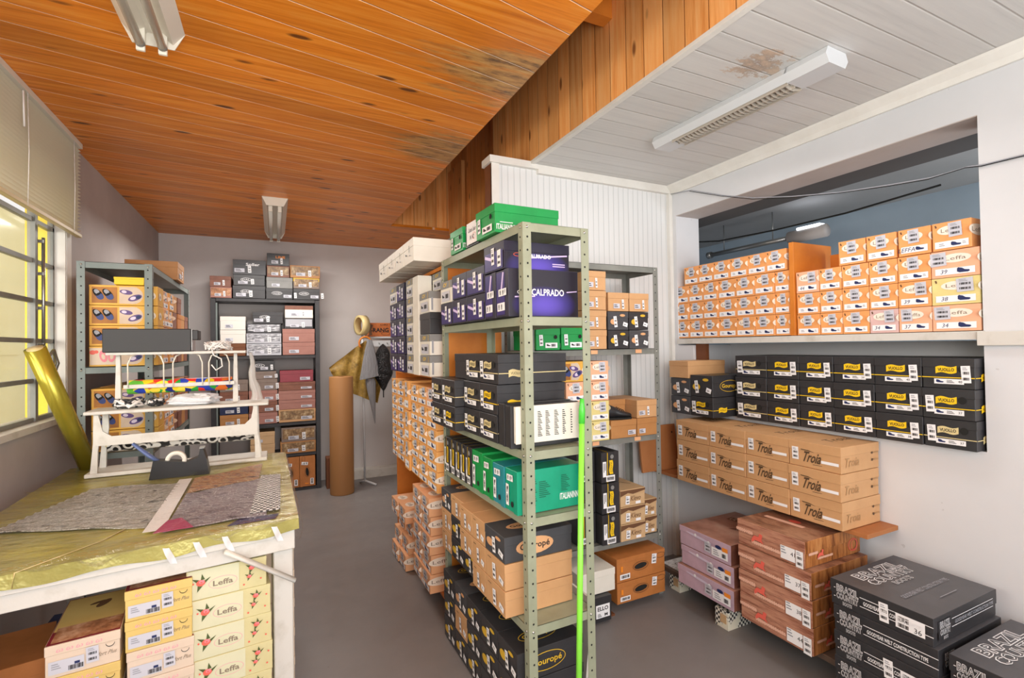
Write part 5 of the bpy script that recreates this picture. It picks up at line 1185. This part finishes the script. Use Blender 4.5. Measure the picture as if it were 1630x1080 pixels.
tag(MB().tube([(-.152, 1.885, .852), (-.10, 1.893, .815), (.058, 1.905, .705)], .017, 'white_paint', 8, squash=.5).build('wooden_stick'), 'white wooden stick hanging across the front right table leg', 'stick')
# pleated fabric pieces under the plastic
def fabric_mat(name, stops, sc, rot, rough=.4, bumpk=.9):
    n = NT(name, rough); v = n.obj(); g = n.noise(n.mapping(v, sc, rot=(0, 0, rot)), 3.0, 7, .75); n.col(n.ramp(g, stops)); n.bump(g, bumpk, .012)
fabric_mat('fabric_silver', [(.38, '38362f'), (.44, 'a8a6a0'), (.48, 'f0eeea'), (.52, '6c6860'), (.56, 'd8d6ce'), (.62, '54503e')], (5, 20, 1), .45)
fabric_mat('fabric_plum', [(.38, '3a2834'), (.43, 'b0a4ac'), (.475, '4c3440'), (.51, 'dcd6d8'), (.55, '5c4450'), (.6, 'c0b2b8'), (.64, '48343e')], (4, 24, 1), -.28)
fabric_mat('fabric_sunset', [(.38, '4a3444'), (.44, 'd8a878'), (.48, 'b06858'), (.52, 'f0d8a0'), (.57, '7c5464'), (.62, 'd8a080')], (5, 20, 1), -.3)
fabric_mat('fabric_gold', [(.36, '6a6234'), (.45, 'b8ac50'), (.55, 'd8cc80'), (.65, '8a8040')], (3, 14, 1), .5, .3)
plain('magenta', 'b03a68', .5); plain('navy_fabric', '342c54', .5)
n = NT('fabric_checker', .5); v = n.obj(); ck = n.new('ShaderNodeTexChecker'); n.l(n.mapping(v, (95, 60, 1), rot=(0, 0, .0)), ck.inputs['Vector']); ck.inputs['Scale'].default_value = 1
ck.inputs[1].default_value = hx('2a2a2c'); ck.inputs[2].default_value = hx('e6e4e2'); n.l(ck.outputs[0], n.p.inputs['Base Color'])
def cloth(name, quad, mat, label, z=.912, amp=.004, fr=26, dirn=0, th=.003):
    a, b, c, d_ = [Vector((p[0], p[1], 0)) for p in quad]
    def P(u, v, dz):
        p = a*(1-u)*(1-v)+b*u*(1-v)+c*u*v+d_*(1-u)*v; k = v if dirn == 0 else u
        return (p.x, p.y, z+dz+amp*(1+math.sin(k*fr*2+3*math.sin(u*4+v*3)))*.5)
    mb = MB().grid(lambda u, v: P(u, v, th), 40, 40, mat).grid(lambda u, v: P(u, 1-v, 0), 40, 40, mat)
    for e in range(4):
        f = {0: lambda u: (u, 0), 1: lambda u: (1, u), 2: lambda u: (1-u, 1), 3: lambda u: (0, 1-u)}[e]
        mb.grid(lambda u, v: P(*f(u), th*v), 40, 1, mat)
    return tag(mb.build(name), label, 'fabric')
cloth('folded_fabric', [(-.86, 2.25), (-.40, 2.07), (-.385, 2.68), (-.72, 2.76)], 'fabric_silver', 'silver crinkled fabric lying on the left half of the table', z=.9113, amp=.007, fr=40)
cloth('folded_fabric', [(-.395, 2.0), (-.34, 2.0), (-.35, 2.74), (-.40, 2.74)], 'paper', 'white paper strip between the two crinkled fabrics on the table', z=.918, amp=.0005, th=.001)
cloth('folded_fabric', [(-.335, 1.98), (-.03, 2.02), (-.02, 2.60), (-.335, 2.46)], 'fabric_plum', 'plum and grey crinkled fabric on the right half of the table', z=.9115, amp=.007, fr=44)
cloth('folded_fabric', [(-.335, 2.48), (-.07, 2.60), (-.06, 2.92), (-.34, 2.74)], 'fabric_sunset', 'peach and mauve patterned fabric behind the plum one', z=.9113)
cloth('folded_fabric', [(-.085, 2.03), (.015, 2.04), (.022, 2.60), (-.06, 2.62)], 'fabric_checker', 'black and white checked fabric at the right edge of the table', z=.920, amp=.001)
cloth('folded_fabric', [(-.36, 1.965), (-.25, 1.975), (-.3, 2.10), (-.34, 2.09)], 'magenta', 'magenta fabric corner at the front of the plum fabric', z=.9205, amp=.001, th=.0015)
cloth('folded_fabric', [(-.15, 1.955), (.0, 1.965), (.01, 2.015), (-.12, 2.012)], 'navy_fabric', 'dark blue fabric scrap at the front edge of the table', z=.9113, amp=.001, th=.0015)

# tape dispenser with tape and a cutter
r = empty('tape_dispenser', (-.415, 2.86, .9128), 'black desk tape dispenser on the table with clear tape', 'tape dispenser', rz=.02)
pr = [(-.118, 0), (.124, 0), (.112, .075), (.098, .125), (.086, .125), (.078, .085), (.03, .066), (-.06, .082), (-.102, .086)]
MB().prism(pr, 'Y', -.034, .034, 'black_plastic').build('base', r)
MB().lathe([(.026, -.012), (.042, -.012), (.044, -.009), (.044, .009), (.042, .012), (.026, .012), (.026, -.012)], 'lamp_enamel', 28, M4=Matrix.Translation((-.015, 0, .076))  @ Matrix.Rotation(PI/2, 4, 'X')).build('tape_roll', r)
MB().box(.082, .103, -.03, .03, .1255, .1285, 'steel').build('cutting_edge', r)
tag(MB().tube([(-.50, 2.86, .99), (-.535, 2.86, 1.02), (-.60, 2.86, 1.085)], .014, 'blue_blade', 8, r_list=[.017, .02, .014], squash=.5).build('utility_knife'), 'blue grey handled cutter sticking up behind the black tape dispenser', 'knife')

# white two-tier wrapping stand
def wrap_stand():
    r = empty('roll_stand', (-.43, 3.10, .9128), 'white painted two tier roll stand at the back of the table', 'stand')
    xl, xr = -.355, .345
    MB().box(-.39, .39, -.09, .10, 0, .018, 'white_paint', .002).build('base_board', r)
    for sx, x in ((1, xl), (-1, xr)):
        for y in (-.07, .07):
            p = [(x-.016*sx, .018), (x+.012*sx, .018), (x+.014*sx, .12), (x+.024*sx, .22), (x+.020*sx, .30), (x-.002*sx, .30), (x-.004*sx, .16)]
            MB().prism(p if sx > 0 else p[::-1], 'Y', y-.008, y+.008, 'white_paint').build('leg', r)
    ap = [(xl+.0, .150), (xr-.0, .145), (xr, .30), (xr-.018, .30), (xr-.03, .235), (xr-.06, .205), (xl+.07, .193), (xl+.035, .22), (xl+.018, .30), (xl, .30)]
    MB().prism(ap, 'Y', -.086, -.079, 'white_paint').build('apron', r)
    MB().box(-.39, .40, -.10, .11, .301, .317, 'white_paint', .003).build('middle_shelf', r)
    for x in (-.285, .235):
        MB().prism([(x-.012, .318), (x+.014, .318), (x+.010, .585), (x-.006, .585)], 'Y', .02, .045, 'white_paint').build('upright', r)
    MB().box(-.32, .29, -.04, .09, .586, .60, 'white_paint', .002).build('top_shelf', r)
    MB().box(-.255, .235, -.015, -.005, .415, .435, 'white_paint', .002).build('rail', r)
    for i, x in enumerate((-.235, -.085, -.045, .085, .115, .21)):
        s = -1 if i % 2 else 1
        MB().tube([(x, -.016, .42), (x, -.018, .54), (x+.012*s, -.015, .575), (x+.03*s, -.0, .586)], .0035, 'lamp_enamel', 7).build('hook', r)
    return r
wrap_stand()
def pat(name, cols, sc):
    n = NT(name, .4); v = n.obj(); vo = n.new('ShaderNodeTexVoronoi'); vo.inputs['Scale'].default_value = sc; n.l(v, vo.inputs['Vector'])
    sp = n.new('ShaderNodeSeparateXYZ'); n.l(vo.outputs['Color'], sp.inputs[0]); rr = n.new('ShaderNodeValToRGB'); rr.color_ramp.interpolation = 'CONSTANT'; e = rr.color_ramp.elements
    while len(e) < len(cols): e.new(.5)
    for i, c in enumerate(cols): e[i].position = i/len(cols); e[i].color = hx(c)
    n.l(sp.outputs[0], rr.inputs[0]); n.l(rr.outputs[0], n.p.inputs['Base Color'])
pat('rainbow', ['e83828', 'f0d020', '2c48b8', '30a840', 'f07828', '1c2c80', '68c040', 'f8e048'], 26)
n = NT('loop_pattern', .4); v = n.obj(); vo = n.new('ShaderNodeTexVoronoi'); vo.inputs['Scale'].default_value = 26; n.l(v, vo.inputs['Vector'])
n.col(n.ramp(vo.outputs['Distance'], [(.0, '1c1c1e'), (.38, '1c1c1e'), (.42, 'e8e6e0'), (.6, 'e8e6e0'), (.66, '242428')]))
r = empty('paper_roll', (-.43, 3.13, 1.065), 'black and white loop patterned paper roll in the lower tier of the stand', 'paper roll')
MB().tube([(-.325, 0, -.02), (.325, 0, -.02)], .032, 'loop_pattern', 20).build('paper', r); MB().tube([(-.335, 0, -.02), (.335, 0, -.02)], .01, 'tape_tan', 10).build('core', r)
r = empty('paper_roll', (-.44, 3.14, 1.345), 'rainbow triangle patterned paper roll in the upper tier of the stand', 'paper roll')
MB().tube([(-.235, 0, -.012), (.23, 0, -.012)], .036, 'rainbow', 20).build('paper', r); MB().tube([(-.25, 0, -.012), (.245, 0, -.012)], .01, 'tape_tan', 10).build('core', r)
# black case on top of the stand
r = empty('instrument_case', (-.575, 3.11, 1.5125), 'long black flat case lying on the top shelf of the roll stand', 'case')
MB().box(-.185, .185, -.06, .07, 0, .118, 'dark_vinyl', .004).build('case_body', r)
MB().box(.186, .215, -.05, .06, .06, .112, 'dark_vinyl', .003).build('flap', r)
MB().box(.1855, .188, -.055, .065, .004, .114, 'steel').build('edge_strip', r)
# white cords, crumpled package, shoe-lace heap, hanging plastic
def heap(name, c, rx, ry, rz_, n, rad, mats, label, cat, seed):
    q = random.Random(seed); mb = MB()
    for k in range(n):
        ph = q.random()*6; pts = []
        for i in range(14):
            a = ph+i*.62; s = .45+.5*q.random(); pts.append((c[0]+rx*s*math.cos(a+q.random()*.5), c[1]+ry*s*math.sin(a*1.1), c[2]+rad+rz_*q.random()))
        mb.tube(pts, rad, mats[k % len(mats)], 6)
    return tag(mb.build(name), label, cat)
heap('string_bundle', (-.27, 3.12, 1.5125), .075, .04, .05, 7, .004, ['cord_white'], 'white string tangle on the top shelf beside the black case', 'string', 3)
tag(MB().tube([(-.30, 3.055, 1.53), (-.29, 3.05, 1.49), (-.255, 3.05, 1.47), (-.25, 3.05, 1.43), (-.28, 3.05, 1.41), (-.30, 3.05, 1.44)], .0035, 'cord_white', 6).build('string_bundle'), 'white string loop dangling from the top shelf of the stand', 'string')
heap('cord_bundle', (-.66, 3.10, 1.2297), .07, .06, .04, 8, .007, ['cord_white', 'dark_vinyl'], 'black and white cord heap at the left of the middle shelf', 'cord', 5)
tag(heap('cord_bundle', (-.555, 3.12, 1.2297), .03, .05, .035, 6, .007, ['dark_vinyl', 'dark_vinyl', 'cord_white'], 'dark cord heap between the white cords and the crumpled package', 'cord', 8))
n = NT('crumpled_white', .35); n.col('eceef2'); v = n.obj(); n.bump(n.noise(v, 22, 6, .7), 1.0, .02)
def bag_pack(c, rx, ry, rz_, mat, seed):
    def fn(u, v):
        a = u*2*PI; b = (v-.5)*PI; k = 1+.10*math.sin(5*a+seed)+.08*math.sin(9*b+3*a+seed)+.05*math.sin(17*a+seed)
        ca, sa = math.cos(a), math.sin(a); ex = .55
        return (c[0]+rx*k*math.copysign(abs(ca)**ex, ca)*math.cos(b)**.5 if math.cos(b) > 0 else c[0], c[1]+ry*k*math.copysign(abs(sa)**ex, sa)*max(math.cos(b), 0)**.5, c[2]+rz_*(1+math.sin(b))*(.9+.1*math.sin(6*a+seed)))
    return MB().grid(fn, 48, 20, mat)
tag(bag_pack((-.385, 3.10, 1.2297), .11, .06, .03, 'crumpled_white', 1).build('plastic_package'), 'crumpled white plastic package on the middle shelf of the stand', 'package')
n = NT('clear_bag', .12); n.col('e8e6e2'); n.p.inputs['Alpha'].default_value = .4; n.bump(n.noise(n.mapping(n.obj(), (30, 30, 3)), 3, 4, .6), .8, .01)
tag(MB().grid(lambda u, v: (-.122+.03*v+.006*math.sin(9*v)+(.006+.017*v)*math.cos(2*PI*u)*(1+.35*math.sin(14*PI*u)+.15*math.sin(20*v)), 3.14+(.008+.02*v)*math.sin(2*PI*u), 1.50-.265*v), 36, 12, 'clear_bag').build('plastic_bag'), 'clear plastic bag hanging at the right end of the roll stand', 'plastic bag')
# gold foil roll leaning to the window
a, b_ = Vector((-.875, 3.28, .915)), Vector((-.985, 2.98, 1.535)); 
r = empty('foil_roll', a, 'long olive gold foil roll leaning from the table to the window', 'foil roll')
MB().tube([(0, 0, .012), tuple(b_-a)], .040, 'foil_gold', 28).build('foil', r)
MB().tube([tuple((b_-a)*.99), tuple((b_-a)*1.006)], .030, 'tape_tan', 20).build('core', r)

# ================================================================ back corner
r = empty('kraft_paper_roll', (.632, 5.47, 0), 'tall brown kraft paper roll standing on the floor by the back wall', 'paper roll')
MB().lathe([(.03, .0), (.118, .0), (.121, .01), (.120, 1.215), (.117, 1.222), (.03, 1.222)], 'kraft_roll', 40).build('paper', r)
MB().lathe([(.026, .02), (.03, .02), (.03, 1.215), (.026, 1.215)], 'tape_tan', 20).build('core', r)
tag(MB().box(.50, .575, 5.70, 5.84, 0, .33, 'wood_brown', .002).build('wood_block'), 'dark brown board end standing between the black shelving and the kraft roll', 'board')
r = empty('coat_stand', (.90, 5.70, 0), 'white metal coat stand with a high shelf by the back wall', 'coat stand')
MB().tube([(0, 0, .03), (-.01, 0, 1.66)], .011, 'lamp_white', 10).build('pole', r); MB().tube([(.10, -.13, .012), (0, 0, .04), (-.04, .06, .012)], .012, 'lamp_white', 8).build('foot', r)
MB().box(.02, .52, .0, .25, 1.625, 1.645, 'lamp_white', .003).build('shelf', r)
MB().box(.03, .52, .0, .012, 1.53, 1.60, 'lamp_white', .002).build('hook_rail', r)
for x in (.08, .17, .26, .35): MB().tube([(x, -.002, 1.575), (x, -.03, 1.56), (x, -.035, 1.58)], .004, 'steel', 6).build('hook', r)
r = empty('tape_ring', (.885, 5.70, 1.772), 'large beige tape ring standing on the coat stand shelf', 'tape', rz=.35)
MB().lathe([(.088, -.04), (.112, -.04), (.112, .04), (.088, .04), (.088, -.04)], 'tape_tan', 40, M4=Matrix.Rotation(PI/2, 4, 'Y')).build('tape', r)
card('range_box', 'c8743c', 'a85a2c')
b = empty('storage_box', (1.13, 5.71, 1.646), 'orange brown box with dark western lettering on the coat stand shelf', 'box')
MB().box(-.175, .18, 0, .22, 0, .155, 'range_box', .002).build('box_body', b)
o = link('brand_print', decal_mesh('brand_print', [('t', '-RANG', -.045, -.005, .20, .05, 'ink', 0, .03), ('t', 'ORI', .0, .055, .08, .02, 'ink'), ('q', .02, -.045, .05, .02, .003, 'ink'), ('p', [(-.165, -.07), (-.13, -.06), (-.14, .0), (-.12, .05), (-.165, .07)], 'brown_ink')]), b); o.location = (0, -.001, .078)
# umbrella, sheets, black bag
n = NT('bag_grey', .3); n.col('8e8e92'); n.bump(n.noise(n.mapping(n.obj(), (30, 30, 4)), 2, 5, .7), 1.0, .02)
n = NT('bag_black', .12); n.col('141418'); n.bump(n.noise(n.obj(), 16, 5, .65), 1.0, .05)
fabric_mat('olive_sheet', [(.3, '6a5420'), (.5, '9c7c34'), (.7, 'c0a054')], (6, 6, 6), 0, .45, .5)
r = empty('umbrella', (.955, 5.60, 1.6), 'folded umbrella with orange ring handle hanging from the coat stand', 'umbrella')
MB().tube([(-.05+.065*math.cos(a_), 0, -.03+.07*math.sin(a_)) for a_ in [PI*1.25-i*PI*1.5/16 for i in range(17)]], .011, 'wood_orange', 10).build('handle', r)
MB().grid(lambda u, v: ((.004+.052*(1-v)**1.1*(.55+.45*math.sin(min(1, v*6+.25)*PI/2)))*math.cos(2*PI*u)*(1+.18*math.sin(2*PI*u*7))+.045*v, (.003+.04*(1-v))*math.sin(2*PI*u), -.42-.50*v), 42, 20, 'bag_grey').build('canopy', r)
tag(MB().grid(lambda u, v: (.95+(.02+.085*v**.8)*math.cos(2*PI*u)*(1+.08*math.sin(2*PI*u*9)), 5.585+(.01+.03*v)*math.sin(2*PI*u), 1.61-.42*v+.02*math.cos(2*PI*u)*v), 54, 16, 'bag_grey').build('plastic_bag'), 'grey plastic bag hanging over the umbrella handle', 'plastic bag')
def sheet(u, v):
    pl = [(.53, 1.31), (.80, 1.52), (.92, 1.60), (1.06, 1.42), (1.10, 1.22)]; pb = [(.56, 1.24), (.68, 1.06), (.86, .98), (.98, .92), (1.04, .90)]
    def at(pp, s):
        k = min(int(s*4), 3); f = s*4-k; return (pp[k][0]*(1-f)+pp[k+1][0]*f, pp[k][1]*(1-f)+pp[k+1][1]*f)
    a_, b2 = at(pl, u), at(pb, u); return (a_[0]*(1-v)+b2[0]*v, 5.645+.012*math.sin(u*30)+.008*math.sin(v*9), a_[1]*(1-v)+b2[1]*v)
mb = MB().grid(sheet, 48, 16, 'olive_sheet').grid(lambda u, v: tuple(Vector(sheet(1-u, v))+Vector((0, .003, 0))), 48, 16, 'olive_sheet')
tag(mb.build('folded_sheet'), 'olive brown sheet draped behind the grey bag on the coat stand', 'sheet')
tag(MB().grid(lambda u, v: (1.10+(.006+.105*math.sin(min(v*1.15, 1)*PI)**.7*(.85+.15*math.sin(v*14)))*math.cos(2*PI*u)*(1+.07*math.sin(2*PI*u*8)), 5.62+(.006+.07*math.sin(min(v*1.1, 1)*PI)**.7)*math.sin(2*PI*u), 1.56-.60*v), 54, 24, 'bag_black').build('rubbish_bag'), 'shiny black plastic bag hanging from the coat stand rail', 'plastic bag')
# broom handle in front of the middle rack
r = empty('broom_handle', (.975, 1.53, 0), 'lime green broom handle leaning on the middle shelving', 'broom handle')
MB().tube([(0, 0, .0), (.092, .075, 1.21)], .011, 'lime', 16).build('pole', r); MB().tube([(.092, .075, 1.21), (.096, .078, 1.265), (.097, .0785, 1.285), (.0972, .0787, 1.305)], .012, 'lime_cap', 16, r_list=[.0125, .0125, .009, .0085]).build('cap', r)

# ================================================================ boards and supports on the right
tag(MB().box(2.355, 2.598, 1.30, 2.69, .632, .652, 'wood_panel', .001).build('wall_shelf'), 'orange wooden wall shelf under the stacked tan boxes', 'shelf')
o = MB().box(-.16, .16, -.008, .008, 0, .30, 'wood_panel', .001).box(-.13, -.12, -.0095, -.0075, .24, .25, 'hole').box(.12, .13, -.0095, -.0075, .24, .25, 'hole').build('wooden_board', None, (2.36, 2.60, .654), (-.12, 0, .0))
tag(o, 'brown wooden board leaning in the corner against the beadboard wall', 'board')
o = MB().box(-.0135, .0135, -.17, .17, 0, .52, 'wood_orange', .001).build('divider_board', None, (XR+.168, 1.7925, OZ0+.002), (0, 0, PI/2-.08)); o.rotation_euler = (0, 0, PI/2+PI)
tag(o, 'upright orange wooden divider among the slipper boxes on the hatch sill', 'board')
tag(MB().box(2.88, 2.90, 1.1, 1.75, OZ0+.36, OZ0+.46, 'wood_orange').build('back_board'), 'orange wooden rail behind the slipper boxes on the hatch sill', 'board')
r = empty('plank', (2.36, 1.4, .10), 'long dark plank on the floor carrying the boot boxes', 'plank')
MB().box(-.18, .20, -1.2, 1.02, 0, .028, 'plank_dark', .002).build('board', r)
n = NT('carton_print', .5); v = n.obj(); ck = n.new('ShaderNodeTexChecker'); ck.inputs['Scale'].default_value = 75; n.l(v, ck.inputs['Vector']); ck.inputs[1].default_value = hx('26262a'); ck.inputs[2].default_value = hx('e8e6da')
f = n.noise(v, 9, 2); n.col(n.mix(n.ramp(f, [(.48, (0, 0, 0, 1)), (.5, (1, 1, 1, 1))]), 'e4e0cc', ck.outputs[0]))
for x0, y0, lb in ((2.13, 1.865, 'black and cream chequered carton propping the plank in front of the purple boxes'), (2.20, 2.28, 'pale patterned carton under the far end of the plank')):
    r = empty('support_carton', (x0, y0, 0), lb, 'carton'); MB().box(0, .17, 0, .085, 0, .098, 'carton_print', .001).build('box_body', r); MB().box(-.0015, .0, .012, .05, .03, .075, 'klevo_tan').build('label', r)
r = empty('support_carton', (2.16, .62, 0), 'plain brown block under the near end of the plank', 'carton'); MB().box(0, .3, 0, .1, 0, .098, 'kraft_dark', .002).build('box_body', r)
n = NT('newsprint', .6); v = n.obj(); n.col(n.ramp(n.noise(n.mapping(v, (14, 40, 1)), 2, 3, .6), [(.5, 'e8e8e6'), (.6, 'b8b8b8'), (.66, 'e4e4e2')]))
r = link('newspaper', MB().box(0, .30, 0, .20, 0, .004, 'newsprint').mesh('newspaper'), None, (2.20, 2.225, .1292)); tag(r, 'folded newspaper on the plank behind the purple boxes', 'newspaper')
link('print', decal_mesh('print', [('q', -.08, .03, .014, .02, .004, 'ink'), ('q', -.04, .03, .014, .02, .004, 'ink'), ('t', 'OIDI', .05, .02, .09, .03, 'ink', 0, .02), ('t', 'HS', .0, -.04, .04, .03, 'ink', 0, .02)]), r).matrix_local = Matrix.Translation((.14, .1, .0045)) @ Matrix(((1, 0, 0, 0), (0, 0, 1, 0), (0, -1, 0, 0), (0, 0, 0, 1)))
# white panel leaning beside the middle rack
tag(MB().box(0, .012, 0, .30, 0, .42, 'white_card', .001).build('white_panel', None, (1.17, 1.78, .0), (0, .12, 0)), 'white carton panel leaning beside the middle shelving', 'panel')
